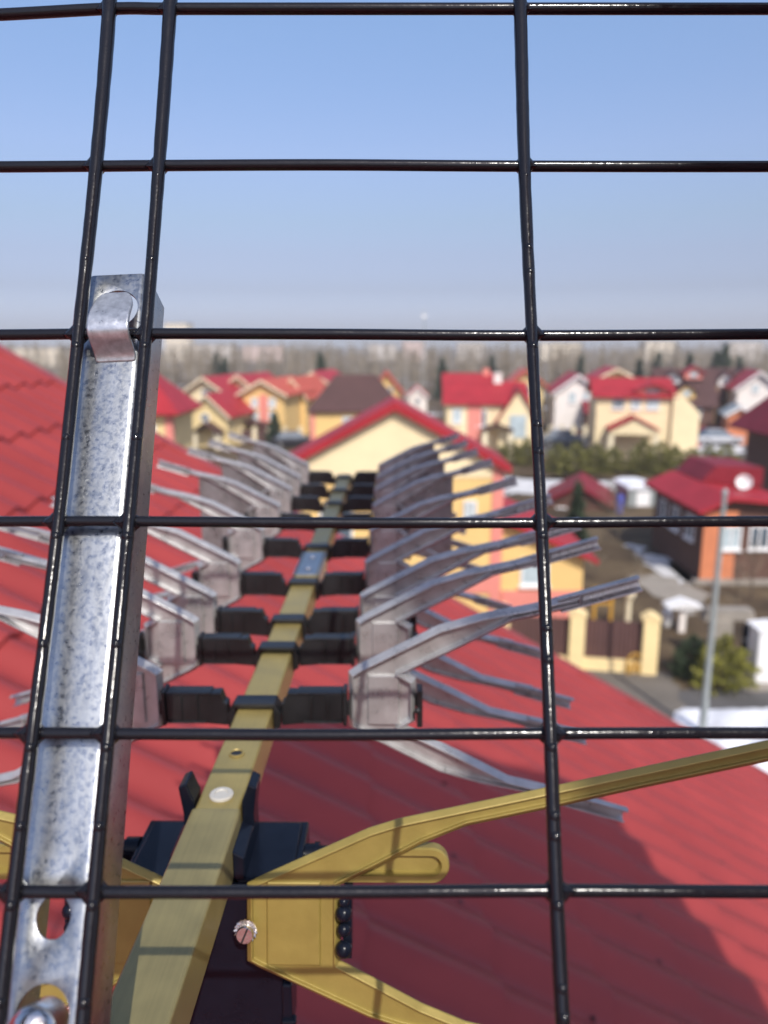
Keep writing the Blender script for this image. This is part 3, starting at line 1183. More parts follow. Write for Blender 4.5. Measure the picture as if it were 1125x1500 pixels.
def house(name, label, px, py_ref, d, w, l, eave, apex, wall, roof_m, rz=None, over=.45, ridge='y', wins=(), side=(), quoin=None, band=None,
          gable_m=None, trim=None, chimney=None, group='houses of the settlement', hip=False, roundwin=None, th=.16, base_z=0.0):
    """front wall centre stands under pixel column px at lens depth d"""
    p = W(px, py_ref, d)
    if rz is None:
        rz = 0.0 if d < 55 else (-.2 if p.x < -3 else -math.atan2(p.x, p.y) * .55)
    t = thing(name, label, 'house', (p.x, p.y, base_z), rz, group)
    hw = w / 2
    wl = MB()
    k = (apex - eave) / (hw if ridge == 'y' else l / 2)
    if hip:
        wl.box(-hw, hw, 0, l, 0, eave)
        wall_o = wl.build('wall', M[wall], t)
    elif ridge == 'y':
        wl.prism([(-hw, 0), (hw, 0), (hw, eave), (0, apex), (-hw, eave)], 'y', 0, l)
        wall_o = wl.build('wall', M[wall], t, fix=True)
    else:
        wl.prism([(0, 0), (l, 0), (l, eave), (l / 2, apex), (0, eave)], 'x', -hw, hw)
        wall_o = wl.build('wall', M[wall], t, fix=True)
    r = MB()
    if hip:
        ox, oy0, oy1 = hw + over, -over, l + over
        rl = max(.2, hw - (l / 2) * .9) if w >= l else .15
        q = (apex - eave) / (l / 2)
        ez = eave - .04
        v = [(-ox, oy0, ez), (ox, oy0, ez), (ox, oy1, ez), (-ox, oy1, ez), (-rl, l / 2, apex), (rl, l / 2, apex)]
        v += [(x, y, z + th if i > 3 else z + th * .6) for i, (x, y, z) in enumerate(v)]
        r.add(v, [(6, 7, 11, 10), (7, 8, 11), (8, 9, 10, 11), (9, 6, 10), (0, 3, 2, 1), (0, 1, 7, 6), (1, 2, 8, 7), (2, 3, 9, 8), (3, 0, 6, 9)])
    else:
        for s in (-1, 1):
            if ridge == 'y':
                ox = hw + over
                poly = [(0, apex + .01), (s * ox, eave - over * k + .01), (s * ox, eave - over * k + th), (0, apex + th + .03)]
                r.prism(poly, 'y', -over, l + over)
            else:
                oy = l / 2 + over
                poly = [(l / 2, apex + .01), (l / 2 + s * oy, eave - over * k + .01), (l / 2 + s * oy, eave - over * k + th), (l / 2, apex + th + .03)]
                r.prism(poly, 'x', -hw - over, hw + over)
    ro = r.build('roof', M[roof_m], t, fix=True)
    if trim and ridge == 'y' and not hip:
        f = MB()
        for s in (-1, 1):
            ox = hw + over
            poly = [(0, apex - .10), (s * ox, eave - over * k - .10), (s * ox, eave - over * k + th * .8), (0, apex + th * .9)]
            f.prism(poly, 'y', -over - .07, -over - .005)
        f.build('bargeboard', M[trim], ro, fix=True)
    if gable_m and ridge == 'y':
        f = MB()
        f.prism([(-hw + .01, eave - .4), (hw - .01, eave - .4), (hw - .01, eave - .02), (0, apex - .02), (-hw + .01, eave - .02)], 'y', -.035, -.003)
        f.build('gable', M[gable_m], t, fix=True)
    if band:
        z0, z1, mb = band
        f = MB()
        f.box(-hw - .04, hw + .04, -.05, .3, z0, z1)
        f.build('band', M[mb], t)
    if quoin:
        for s in (-1, 1):
            f = MB()
            a, c_ = sorted((s * (hw - .32), s * (hw + .045)))
            f.box(a, c_, -.055, .30, 0, eave - .05)
            f.build('corner_pilaster', M[quoin], t)
    for wn in wins:
        window(t, *wn[:1], -.02 if not gable_m else -.05, *wn[1:4], pane=wn[4] if len(wn) > 4 else 'glass')
    for sd, yy, z, w_, h_ in side:
        window(t, yy, -hw if sd == 'left' else hw, z, w_, h_, face=sd)
    if roundwin:
        x, z, rad = roundwin
        f = MB()
        f.lathe((x, .02, z), (0, -1, 0), [(rad, 0), (rad, .08), (rad * .78, .08), (rad * .78, .05)], 20)
        o = f.build('window', M['trim'], t)
        f = MB()
        f.lathe((x, .0, z), (0, -1, 0), [(rad * .76, 0), (rad * .76, .075)], 20)
        f.build('pane', M['glass'], o)
    if chimney:
        x, y, hgt, mc = chimney
        f = MB()
        zz = apex - abs(x if ridge == 'y' else y - l / 2) * k
        f.box(x - .32, x + .32, y - .3, y + .3, zz - .3, zz + hgt)
        f.box(x - .38, x + .38, y - .36, y + .36, zz + hgt, zz + hgt + .12)
        f.build('chimney', M[mc], ro)
    return t


def dormer(parent, x, y, z, w, h, l, wall, roof_m, pane='glass'):
    """small gabled dormer whose face stands at y, sill at z"""
    hw = w / 2
    ez = z + h * .5
    b = MB()
    b.prism([(x - hw, z), (x + hw, z), (x + hw, ez), (x, z + h), (x - hw, ez)], 'y', y, y + l)
    o = b.build('dormer', M[wall], parent, fix=True)
    r = MB()
    k = (z + h - ez) / hw
    for s in (-1, 1):
        ox = hw + .3
        r.prism([(x, z + h + .01), (x + s * ox, ez - .3 * k + .01), (x + s * ox, ez - .3 * k + .14), (x, z + h + .17)], 'y', y - .35, y + l)
    r.build('dormer_roof', M[roof_m], o, fix=True)
    f = MB()
    f.box(x - w * .22, x + w * .22, y - .05, y - .005, z + h * .16, z + h * .56)
    f.build('dormer_window', M[pane], o)
    return o


def porch(parent, x, y, w, dp, h, roof_m, post_m='ivory', gable_m=None, rise=.9):
    """projecting porch: roof on two posts, front at y - dp"""
    r = MB()
    hw = w / 2 + .25
    for s in (-1, 1):
        r.prism([(x, h + rise), (x + s * hw, h), (x + s * hw, h + .13), (x, h + rise + .15)], 'y', y - dp - .25, y - .01)
    o = r.build('porch_roof', M[roof_m], parent, fix=True)
    if gable_m:
        f = MB()
        f.prism([(x - hw + .15, h - .28), (x + hw - .15, h - .28), (x + hw - .15, h - .02), (x, h + rise - .03), (x - hw + .15, h - .02)], 'y', y - dp - .05, y - dp + .12)
        f.build('pediment', M[gable_m], o, fix=True)
    for s in (-1, 1):
        f = MB()
        f.box(x + s * w / 2 - .2, x + s * w / 2 + .2, y - dp, y - dp + .4, 0, h - .29 if gable_m else h)
        f.build('porch_pillar', M[post_m], parent)
    return o


def zat(py, d):
    return W(562, py, d).z


# ---- the neighbour's house straight ahead: cream gable, yellow walls, coral corners
d = 25
nb = house('gabled_house', 'yellow house with broad cream gable and red roof straight behind the antenna tip', 578, 700, d, 7.0, 2.7,
           zat(681, d), zat(594, d), 'yellow', 'redroof2', over=.24, gable_m='cream', trim='redroof2', quoin='pink', th=.15,
           wins=[(2.47, zat(763, d), .42, .62, 'palepane'), (.3, zat(800, d), 1.1, 1.3), (-1.9, zat(800, d), 1.1, 1.3)],
           band=(zat(880, d), zat(853, d), 'pink'), side=[('right', 1.6, 3.0, .8, 1.3)])
b = MB()
xa0, xa1 = 3.56, 6.35
zh, zlw = zat(768, d), zat(822, d)
b.prism([(xa0, 0), (xa1, 0), (xa1, zlw - .05), (xa0, zh - .05)], 'y', .25, 5.2)
an = b.build('annex', M['yellow'], nb, fix=True)
b = MB()
b.prism([(xa0 + .01, zh), (xa1 + .4, zlw - .25), (xa1 + .4, zlw - .10), (xa0 + .01, zh + .16)], 'y', -.15, 5.6)
b.build('annex_roof', M['redroof2'], an, fix=True)
window(an, 4.72, .25, zat(872, d), .95, .98, pane='palepane', bars=False)
b = MB()
b.box(xa0 + .06, xa1 + .05, .18, .246, 0, zat(880, d))
b.build('plinth', M['pink'], an)
# ---- brown hipped roof
d = 60
h = house('hipped_house', 'yellow house under a dark brown hipped roof, left of the broad cream gable', 521, 600, d, 7.0, 4.2, zat(603, d), zat(551, d + 2.1), 'yellow', 'brownroof',
      over=.35, hip=True, quoin='pink', wins=[(-1.9, zat(660, d), .8, 1.1), (-.6, zat(630, d), .9, 1.0, 'palepane'), (1.6, zat(632, d), .9, 1.1)])
# ---- left of it: coral house close behind the bracket
d = 38
house('hipped_house', 'yellow and coral house with red hipped roof and white eaves, beside the galvanised bracket', 182, 605, d, 4.6, 4.2, zat(606, d), zat(536, d + 2), 'paleyellow', 'redroof2', over=.5, hip=True,
      quoin='pink', wins=[(1.1, zat(668, d), .85, 1.5, 'palepane'), (-1.2, zat(660, d), 1.0, 1.5)], band=(zat(609, d), zat(603, d), 'trim'))

# ---- small gabled houses of the left cluster
d = 70
h = house('gabled_house', 'yellow gabled house with a round dark window in the left cluster', 304, 600, d, 3.7, 7.0, zat(606, d), zat(579, d), 'paleyellow', 'redroof2', trim='ivory', roundwin=(-.25, zat(612, d), .42), wins=[(.9, zat(645, d), .8, 1.0)])
porch(h, .3, 0, 2.2, 1.4, zat(634, d), 'brownroof')
d = 82
h = house('gabled_house', 'cream gabled house with red roof slope, rising behind the house with the round window', 300, 560, d, 4.2, 9.0, zat(573, d), zat(554, d), 'cream', 'redroof2', trim='ivory', over=.7, wins=[(0, zat(585, d), .9, 1.0)])
d = 86
house('gabled_house', 'small pale yellow gable with red roof, left of the gable with coral centre', 350, 560, d, 3.3, 9.0, zat(567, d), zat(551, d), 'paleyellow', 'redroof2', trim='ivory', over=.6, wins=[(0, zat(580, d), .9, 1.0, 'palepane')])
d = 75
h = house('gabled_house', 'yellow gabled house with coral centre strip and four windows, left cluster', 385, 580, d, 4.3, 9.0, zat(576, d), zat(558, d), 'yellow', 'redroof3', trim='ivory', over=.5,
          wins=[(-.85, zat(596, d), .75, .85, 'palepane'), (.95, zat(596, d), .75, .85, 'palepane'), (-.85, zat(615, d), .75, .85, 'palepane'), (.95, zat(615, d), .75, .85, 'palepane')])
b = MB()
b.box(-.38, .48, -.045, -.002, .3, zat(578, d))
b.build('centre_strip', M['pink'], h)
porch(h, -1.2, 0, 4.4, 2.0, zat(624, d), 'brownroof', rise=.55)
d = 80
h = house('gabled_house', 'yellow half gable with white window next to the brown hipped roof', 428, 580, d, 2.9, 9.0, zat(580, d), zat(555, d), 'yellow', 'redroof3', trim='ivory', over=.35, wins=[(-.2, zat(583, d), .8, .95, 'palepane'), (.3, zat(605, d), .8, .8)])
d = 90
house('gabled_house', 'yellow gable with coral wall and bright red roof above the brown hipped roof', 458, 560, d, 4.2, 9.0, zat(562, d), zat(546, d), 'pink', 'redroof2', gable_m='yellow', trim='ivory', over=.5, wins=[(0, zat(584, d), 1.0, 1.1)])
d = 92
house('gabled_house', 'yellow house with orange roof slope peeping right of the brown hipped roof', 566, 560, d, 3.4, 9.0, zat(572, d), zat(546, d), 'yellow', 'redroof3', trim='redroof3', over=.5, wins=[(.3, zat(580, d), .9, 1.0)])
d = 98
house('gabled_house', 'tiny pinkish white cottage beyond the tip of the broad cream gable', 612, 580, d, 2.3, 6.0, zat(580, d), zat(568, d), 'white', 'redroof3', trim='trim', over=.3, wins=[(0, zat(592, d), .7, .8)])

# ---- cream house with long red roof, right of the broad gable
d = 62
h = house('long_house', 'cream house with long red roof and a white front gable, right of the broad gable', 712, 590, d, 6.2, 6.5, zat(590, d), zat(560, d + 3.25) - .1, 'cream', 'redroof2', ridge='x', over=.4,
          wins=[(-2.3, zat(620, d), .8, 1.1, 'palepane'), (-.3, zat(625, d), .8, 1.3)], chimney=(1.1, 3.2, .8, 'white'))
b = MB()
b.box(-1.45, -.35, -.10, -.003, .1, zat(594, d))
b.build('coral_bay', M['pink'], h)
dm = dormer(h, 2.5, -.9, 1.2, 3.0, zat(569, d) - 1.2, 3.4, 'cream', 'redroof2', 'palepane')
porch(h, .9, 0, 2.0, 1.6, zat(629, d), 'brownroof', rise=.4)
d = 74
house('long_house', 'house with bright red ridge strip showing above the long red roof', 690, 560, d, 4.7, 6.5, zat(571, d), zat(549, d + 3), 'paleyellow', 'redroof2', ridge='x', over=.4, chimney=(1.6, 3.0, .6, 'pink'), wins=[(-1.5, zat(590, d), .8, 1.0)])
d = 84
house('gabled_house', 'peach gabled house with orange roof right behind the right grid wire', 772, 555, d, 3.6, 8.0, zat(562, d), zat(543, d), 'paleyellow', 'redroof3', trim='redroof3', over=.5, wins=[(0, zat(580, d), .9, 1.1)])
d = 78
h = house('gabled_house', 'white gabled house with low red lean-to, just right of the right grid wire', 846, 580, d, 4.4, 9.0, zat(574, d), zat(550, d), 'white', 'redroof2', trim='trim', over=.4,
          wins=[(-.5, zat(590, d), .8, 1.1, 'palepane'), (.8, zat(590, d), .7, 1.1, 'palepane')])
b = MB()
b.prism([(-3.0, zat(603, d)), (-.01, zat(589, d)), (-.01, zat(589, d) + .15), (-3.0, zat(603, d) + .15)], 'x', .4, 2.6)
b.build('lean_to_roof', M['darkred'], h, fix=True)
b = MB()
b.box(.6, 2.4, -2.8, -.02, 0, zat(604, d))
b.build('lean_to', M['brownwall'], h)
# ---- large cream house with bright red roof and a porch
d = 62
h = house('long_house', 'large cream house with bright red roof and pedimented porch, centre of the right side', 928, 600, d, 5.8, 6.5, zat(580, d), zat(554, d + 3.25) - .1, 'cream', 'redroof2', ridge='x', over=.4,
          wins=[(-1.2, zat(599, d), .95, .85), (.15, zat(599, d), .8, .85, 'palepane'), (1.45, zat(599, d), 1.0, .85, 'palepane')])
dormer(h, 1.4, .2, zat(581, d), 2.5, zat(563, d) - zat(581, d), 2.4, 'pink', 'redroof2')
b = MB()
b.prism([(2.95, 0), (5.0, 0), (5.0, zat(604, d)), (3.6, zat(577, d)), (2.95, zat(577, d))], 'y', -.4, 5.0)
b.build('wing', M['cream'], h, fix=True)
porch(h, -.15, 0, 3.4, 2.2, zat(628, d), 'redroof2', gable_m='cream', rise=1.0)
d = 82
house('gabled_house', 'yellow gabled house with red roof standing behind the bright red roof', 903, 550, d, 4.2, 9.0, zat(556, d), zat(541, d), 'yellow', 'redroof2', trim='ivory', over=.6, wins=[(0, zat(575, d), 1.0, 1.1)])
# ---- brown roofed houses at the right
d = 86
h = house('long_house', 'brown roofed house with yellow and grey dormers right of the bright red roof', 1006, 580, d, 6.0, 8.0, zat(592, d), zat(541, d + 4), 'brownwall', 'brownroof', ridge='x', over=.4, wins=[(-1.5, zat(612, d), 1.0, 1.1, 'palepane'), (1.2, zat(612, d), 1.0, 1.1)])
dormer(h, -1.4, 1.2, zat(562, d), 1.5, zat(545, d) - zat(562, d), 2.4, 'trim', 'brownroof')
dormer(h, .0, .2, zat(584, d), 1.9, zat(563, d) - zat(584, d), 2.6, 'yellow', 'brownroof', 'palepane')
dormer(h, .9, 2.0, zat(556, d), 1.9, zat(538, d) - zat(556, d), 2.4, 'pink', 'redroof2', 'palepane')
d = 90
h = house('long_house', 'brown roofed house with ochre bay and round white dormer, far right', 1068, 580, d, 6.0, 8.0, zat(580, d), zat(541, d + 4), 'brownwall', 'brownroof', ridge='x', over=.4, wins=[(.8, zat(604, d), 1.0, 1.2)])
dormer(h, -.3, 1.2, zat(566, d), 1.6, zat(546, d) - zat(566, d), 2.4, 'trim', 'brownroof')
dormer(h, 1.6, 2.0, zat(558, d), 1.4, zat(541, d) - zat(558, d), 2.2, 'white', 'brownroof')
b = MB()
b.box(-2.9, -1.5, -1.0, -.02, 0, zat(566, d))
b.build('bay', M['yellow'], h)
d = 84
house('gabled_house', 'white gabled house with red roof cut off by the right picture edge', 1112, 560, d, 4.2, 9.0, zat(568, d), zat(545, d), 'white', 'redroof2', trim='trim', over=.5, wins=[(-.3, zat(575, d), .8, .9, 'palepane')])
d = 72
h = house('garden_house', 'low ochre summer house with white struts beside the cherry red hipped roof', 1084, 605, d, 2.0, 3.0, zat(606, d), zat(596, d), 'orange', 'pole', over=.4, trim='trim')
# ---- near right house with cherry red hipped roof
d = 40
h = house('hipped_house', 'dark walled house with cherry red hipped roof at the right picture edge', 1246, 640, d, 6.0, 5.0, 4.5, 8.2, 'brownwall', 'darkred', over=.85, hip=True, quoin='darkred', wins=[(1.7, zat(700, d), 1.2, 1.6)])

# ---- brick house with lit red roof
d = 30.8
p = G(1024, 852)
bh = thing('brick_house', 'single storey brick house with red roof, orange front coloured as sunlit, side as shaded, behind lamp post', 'house', (p.x, p.y, 0), 0, 'houses of the settlement')
zc_ = zat(742, d)
b = MB()
b.prism([(0, 0), (3.2, 0), (3.2, zc_ + .25), (.85, zc_ + .45), (0, zc_)], 'y', 0, 5.6)
wl = b.build('wall', M['brownwall'], bh, fix=True)  # dark brown puts the shade on side and front end into the colour
b = MB()
b.box(-.02, 1.28, -.06, -.004, 0, zc_ - .02)
b.build('sunlit_front_patch', M['orange'], bh)  # orange patch stands in for the sunlit part of the front wall
b = MB()
b.prism([(-.40, zc_ - .10), (.85, zc_ + .47), (.85, zc_ + .62), (-.40, zc_ + .04)], 'y', -.45, 6.1)
b.prism([(.85, zc_ + .47), (3.5, zc_ + .22), (3.5, zc_ + .34), (.85, zc_ + .62)], 'y', -.45, 6.1)
ro = b.build('roof', M['redroof2'], bh, fix=True)
b = MB()
b.prism([(1.0, zc_ + .64), (3.6, zc_ + .40), (3.6, zc_ + 1.2), (1.6, zc_ + 1.3)], 'y', 3.0, 6.0)
b.build('shaded_upper_roof', M['darkred'], ro, fix=True)  # dark cherry colour stands in for a red roof in shadow
window(bh, 1.06, -.06, zat(800, d), .78, .95, pane='palepane')
window(bh, 2.2, -.0, zat(800, d), .8, .95)
for yy in (1.3, 2.9, 4.4):
    window(bh, yy, 0, 1.45, .9, 1.0, face='left')
b = MB()
b.box(-.35, 3.4, -.5, -.065, -.02, .14)
b.build('plinth', M['concrete'], bh)
# satellite dish on its roof
b = MB()
dp_ = W(1090, 706, 31.5)
b.lathe(dp_, (-.35, -.9, .25), [(.02, -.12), (.16, -.09), (.27, -.03), (.31, .04), (.30, .045), (.26, -.01), (.15, -.07), (.02, -.10)], 24)
b.tube([dp_ + Vector((.02, .1, -.05)), dp_ + Vector((.05, .3, -.2)), dp_ + Vector((.05, .3, -.55))], .03, 8)
b.tube([dp_ + Vector((-.02, -.05, -.27)), dp_ + Vector((-.13, -.38, .02))], .012, 6)
b.ball(dp_ + Vector((-.14, -.40, .05)), .05)
tag(b.build('satellite_dish', M['trim'], None, True), 'round white satellite dish on the brick house roof', 'satellite dish')
# ---- low red-brown shed and the white store beside it
d = 44
sh = house('brick_shed', 'low brick shed with dull dark red roof, half hidden by a dark conifer', 846, 745, d, 3.4, 4.2, zat(737, d), zat(712, d), 'brownwall', 'darkred', over=.3, rz=R(-16), wins=[(-.9, zat(762, d), .6, .7, 'palepane')], group='outbuildings')
p = G(941, 742)
ws = thing('storage_shed', 'white flat roofed storage shed with grey front, left of the brick house', 'shed', (p.x, p.y, 0), 0, 'outbuildings')
b = MB()
b.box(-.85, .85, 0, 2.6, 0, 1.0)
b.build('wall', M['pole'], ws)
b = MB()
b.prism([(-.95, 1.0), (.95, 1.0), (.95, 1.12), (.4, 1.26), (-.5, 1.28), (-.95, 1.14)], 'y', -.12, 2.75)
b.build('snow_cover', M['snow'], ws, fix=True, bevel=.04)
b = MB()
b.box(-.38, .38, -.03, -.003, .02, .86)
b.build('door', M['trim'], ws)

# ---- fence with cream pillars
p0 = G(842, 978)
p1 = G(948, 985)
FD = (p1 - p0).normalized()
fa = math.atan2(FD.y, FD.x)
L1 = (p1 - p0).length
fn = thing('panel_fence', 'chocolate brown sheet fence between square cream pillars, beside the yellow house', 'fence', p0, fa)


def corrug(x0, x1, z0, z1, y=0.0, pitch=.115):
    vs, n_ = [], int((x1 - x0) / pitch * 4)
    bb = MB()
    for i in range(n_ + 1):
        x = x0 + (x1 - x0) * i / n_
        y_ = y + (.018 if (i // 2) % 2 else 0)
        vs += [(x, y_, z0), (x, y_, z1), (x, y_ + .012, z0), (x, y_ + .012, z1)]
    f = []
    for i in range(n_):
        a, c_ = i * 4, (i + 1) * 4
        f += [(a, c_, c_ + 1, a + 1), (a + 2, a + 3, c_ + 3, c_ + 2), (a + 1, c_ + 1, c_ + 3, a + 3)]
    bb.add(vs, f)
    return bb


for x in (-L1 * 1.05, 0, L1):
    b = MB()
    b.box(x - .21, x + .21, -.21, .21, 0, 1.66)
    b.prism([(x - .27, 1.66), (x + .27, 1.66), (x + .05, 1.80), (x - .05, 1.80)], 'y', -.24, .24)
    b.build('pillar', M['fencepost'], fn, fix=True)
for xa, xb in ((-L1 * 1.05 + .212, -.212), (.212, L1 / 2 - .04), (L1 / 2 + .04, L1 - .212)):
    corrug(xa, xb, .36, 1.50).build('panel', M['fence'], fn)
    b = MB()
    b.box(xa, xb, .03, .07, .52, .58)
    b.box(xa, xb, .03, .07, 1.28, 1.34)
    b.build('rail', M['fence'], fn)
b = MB()
b.box(L1 / 2 - .039, L1 / 2 + .039, -.02, .05, .36, 1.50)
b.build('post', M['fence'], fn)
b = MB()
b.box(-L1 * 1.05 + .211, -.211, -.14, .14, 0, .34)
b.box(.211, L1 - .211, -.14, .14, 0, .34)
b.build('plinth', M['fencepost'], fn)
# ochre hoop ornament leaning on the fence
b = MB()
q = G(925, 982)
arch = [(-.22, 0), (-.22, .35), (-.18, .50), (-.08, .60), (.08, .60), (.18, .50), (.22, .35), (.22, 0)]
b.tube([q + Vector((x, -.30 + z * .12, z)) for x, z in arch], .03, 8)
b.tube([q + Vector((x * .5, -.30 + z * .08, z * .62)) for x, z in arch], .022, 8)
b.tube([q + Vector((-.22, -.27, .2)), q + Vector((.22, -.27, .2))], .022, 8)
b.tube([q + Vector((0, -.28, .02)), q + Vector((0, -.24, .56))], .018, 8)
tag(b.build('trellis', M['ochre'], None, True), 'small ochre hooped trellis leaning at the foot of the brown fence', 'trellis')
# notice board and ball topped post behind the fence
q = G(880, 935)
nbd = thing('notice_board', 'ochre framed dark board on posts behind the brown fence', 'board', q)
b = MB()
for s in (-1, 1):
    b.box(s * .27 - .04, s * .27 + .04, -.05, .05, 0, 1.7)
b.box(-.23, .23, -.05, .05, 1.60, 1.7)
b.box(-.23, .23, -.05, .05, 1.15, 1.22)
b.build('frame', M['ochre'], nbd)
b = MB()
b.box(-.229, .229, -.02, .02, 1.222, 1.598)
b.build('board', M['brownwall'], nbd)
q = G(918, 925)
gp = thing('garden_lamp', 'cream garden post with round ball top behind the brown fence', 'garden lamp', q)
b = MB()
b.lathe((0, 0, 0), (0, 0, 1), [(.14, 0), (.14, .1), (.09, .14), (.08, 1.05), (.12, 1.08), (.12, 1.14)], 14)
b.build('post', M['ivory'], gp, True)
b = MB()
b.ball((0, 0, 1.32), .2, 16, 10)
b.build('globe', M['ivory'], gp, True)
# white canopy on a post
q = G(997, 925)
cp_ = thing('garden_canopy', 'small white pitched canopy on a single post right of the fence', 'canopy', q)
b = MB()
for s in (-1, 1):
    b.prism([(0, 1.02), (s * .58, .84), (s * .58, .91), (0, 1.12)], 'y', -.3, .3)
b.prism([(-.5, .845), (.5, .845), (0, 1.0)], 'y', -.27, -.22)
b.build('roof', M['trim'], cp_, fix=True)
b = MB()
b.box(-.10, .10, -.1, .1, 0, 1.0)
b.build('post', M['white'], cp_)
b = MB()
q2 = G(976, 918)
b.lathe(q2, (0, 0, 1), [(.10, 0), (.16, .12), (.18, .4), (.15, .52), (.17, .55), (.12, .55)], 16)
tag(b.build('garden_urn', M['trim'], None, True), 'white garden urn standing left of the white canopy post', 'urn')

# ---- lamp post
q = G(1028, 1078)
tp_ = W(1054, 706, 18.6)
lp = thing('utility_pole', 'tall plain grey galvanised pole in front of the brick house', 'pole', q)
hh = tp_.z
b = MB()
b.tube([(0, 0, 0), (0, 0, .9), (0, 0, .95), (0, 0, hh)], [.09, .09, .078, .052], 16)
b.build('shaft', M['pole'], lp, True)
b = MB()
b.lathe((0, 0, hh), (0, 0, 1), [(.063, -.05), (.063, .03), (.04, .07), (.01, .08)], 16)
b.build('cap', M['pole'], lp, True)
b = MB()
b.box(-.055, .055, -.108, -.087, .5, .85)
b.build('hatch', M['pole'], lp)

# ---- white meter cabinet on a concrete base, dark gate beside it
q = G(1118, 1002)
cab = thing('utility_cabinet', 'tall plain white cabinet on a pale concrete base at the right picture edge', 'cabinet', q)
b = MB()
b.box(-.35, .55, -.2, .4, .12, 1.62)
b.build('body', M['trim'], cab, bevel=.02)
b = MB()
b.box(-.31, .51, -.22, -.203, .2, 1.55)
b.build('door', M['trim'], cab, bevel=.006)
b = MB()
b.prism([(-.42, 1.622), (.62, 1.622), (.62, 1.68), (.1, 1.74), (-.42, 1.68)], 'y', -.28, .46)
b.build('lid', M['trim'], cab, fix=True)
b = MB()
b.box(-.85, 1.1, -.5, .6, -.02, .12)
b.build('base', M['concrete'], cab, bevel=.02)
q = G(1092, 985)
gt = thing('metal_gate', 'dark metal gate with pale cross rails, left of the white cabinet', 'gate', q)
b = MB()
b.box(-.20, .16, -.02, .02, .1, 1.45)
b.build('panel', M['navy'], gt)
for z in (.62, .98):
    b = MB()
    b.box(-.20, .16, -.06, -.022, z, z + .07)
    b.build('rail', M['pole'], gt)
b = MB()
b.box(-.86, -.20, -.02, .1, 0, 1.30)
b.prism([(-1.0, 1.302), (.5, 1.302), (.4, 1.62), (-.9, 1.62)], 'y', .1, .5)
tag(b.build('low_garden_wall', M['concrete'], None), 'pale garden wall with maroon coping behind the yellow green shrub', 'wall').location = q + Vector((0, .6, 0))
# blue barrel between shed and store
q = G(907, 752)
b = MB()
b.lathe(q, (0, 0, 1), [(.16, 0), (.19, .1), (.19, .5), (.20, .55), (.19, .9), (.15, 1.05), (.06, 1.06)], 16)
tag(b.build('water_barrel', M['blue'], None, True), 'upright blue plastic barrel beside the white storage shed', 'barrel')
# white slatted fence far right
q0 = W(977, 614, 66)
wf = thing('picket_fence', 'short bright white railing in front of the cream house wing', 'fence', (q0.x, q0.y, 0))
b = MB()
zt, zb = zat(608, 66), zat(617, 66)
for k in range(12):
    b.box(k * .22, k * .22 + .14, 0, .04, zb - .6, zt)
b.box(-.05, 2.65, .05, .1, zt - .16, zt - .02)
b.box(-.05, 2.65, .05, .1, zb, zb + .12)
b.build('slats', M['trim'], wf)
for x in (-.12, 2.68):
    b = MB()
    b.box(x - .07, x + .07, .0, .14, 0, zt + .1)
    b.build('post', M['trim'], wf)


# ================================================================== CARS
def car(label, px, py, rz, col):
    m = mat('car_paint_' + label.split()[0], col, .3, .1, .03, 2, coat=.6)
    t = thing('parked_car', label, 'car', G(px, py), rz, 'cars parked along the street')
    b = MB()
    side = [(-2.1, .35), (2.1, .35), (2.15, .62), (2.05, .82), (1.15, .92), (-1.7, .95), (-2.12, .85), (-2.15, .5)]
    b.prism(side, 'y', -.85, .85)
    b.build('body', m, t, fix=True, bevel=.08, seg=3)
    b = MB()
    v = []
    for (x0, x1, w, z) in ((-1.75, 1.15, .80, .93), (-1.2, .35, .62, 1.45)):
        v += [(x0, -w, z), (x1, -w, z), (x1, w, z), (x0, w, z)]
    b.add(v, [(0, 1, 5, 4), (1, 2, 6, 5), (2, 3, 7, 6), (3, 0, 4, 7)])
    b.build('glasshouse', M['glass'], t, fix=True)
    b = MB()
    b.box(-1.22, .37, -.64, .64, 1.445, 1.50)
    b.build('cabin_roof', m, t, bevel=.03)
    for x in (-1.35, 1.35):
        for s in (-1, 1):
            w = MB()
            w.lathe((x, s * .70, .33), (0, s, 0), [(.33, 0), (.33, .19), (.28, .20), (.22, .19)], 18)
            o = w.build('wheel', M['rubber'], t, True)
            w = MB()
            w.lathe((x, s * .885, .33), (0, s, 0), [(.21, 0), (.20, .012), (.05, .02)], 14)
            w.build('rim', M['rim'], o, True)
    for s in (-1, 1):
        b = MB()
        b.box(2.08, 2.16, s * .62 - .16, s * .62 + .16, .62, .76)
        b.build('headlight', M['trim'], t)


car('white car parked before the pedimented porch', 903, 655, R(8), (.75, .75, .75))
car('silver car parked behind the rounded green bushes', 1050, 652, R(4), (.45, .46, .48))
car('blue grey car parked by the white gabled house', 825, 652, R(-5), (.16, .20, .26))
car('dark car standing below the coral centred gable', 432, 655, R(10), (.03, .03, .04))


car('beige car parked at the foot of the white gabled house', 868, 660, R(80), (.42, .36, .28))
car('red car parked beside the bright white railing', 985, 660, R(6), (.35, .03, .03))
car('pale grey car parked left of the cream house with long roof', 640, 662, R(4), (.55, .56, .57))


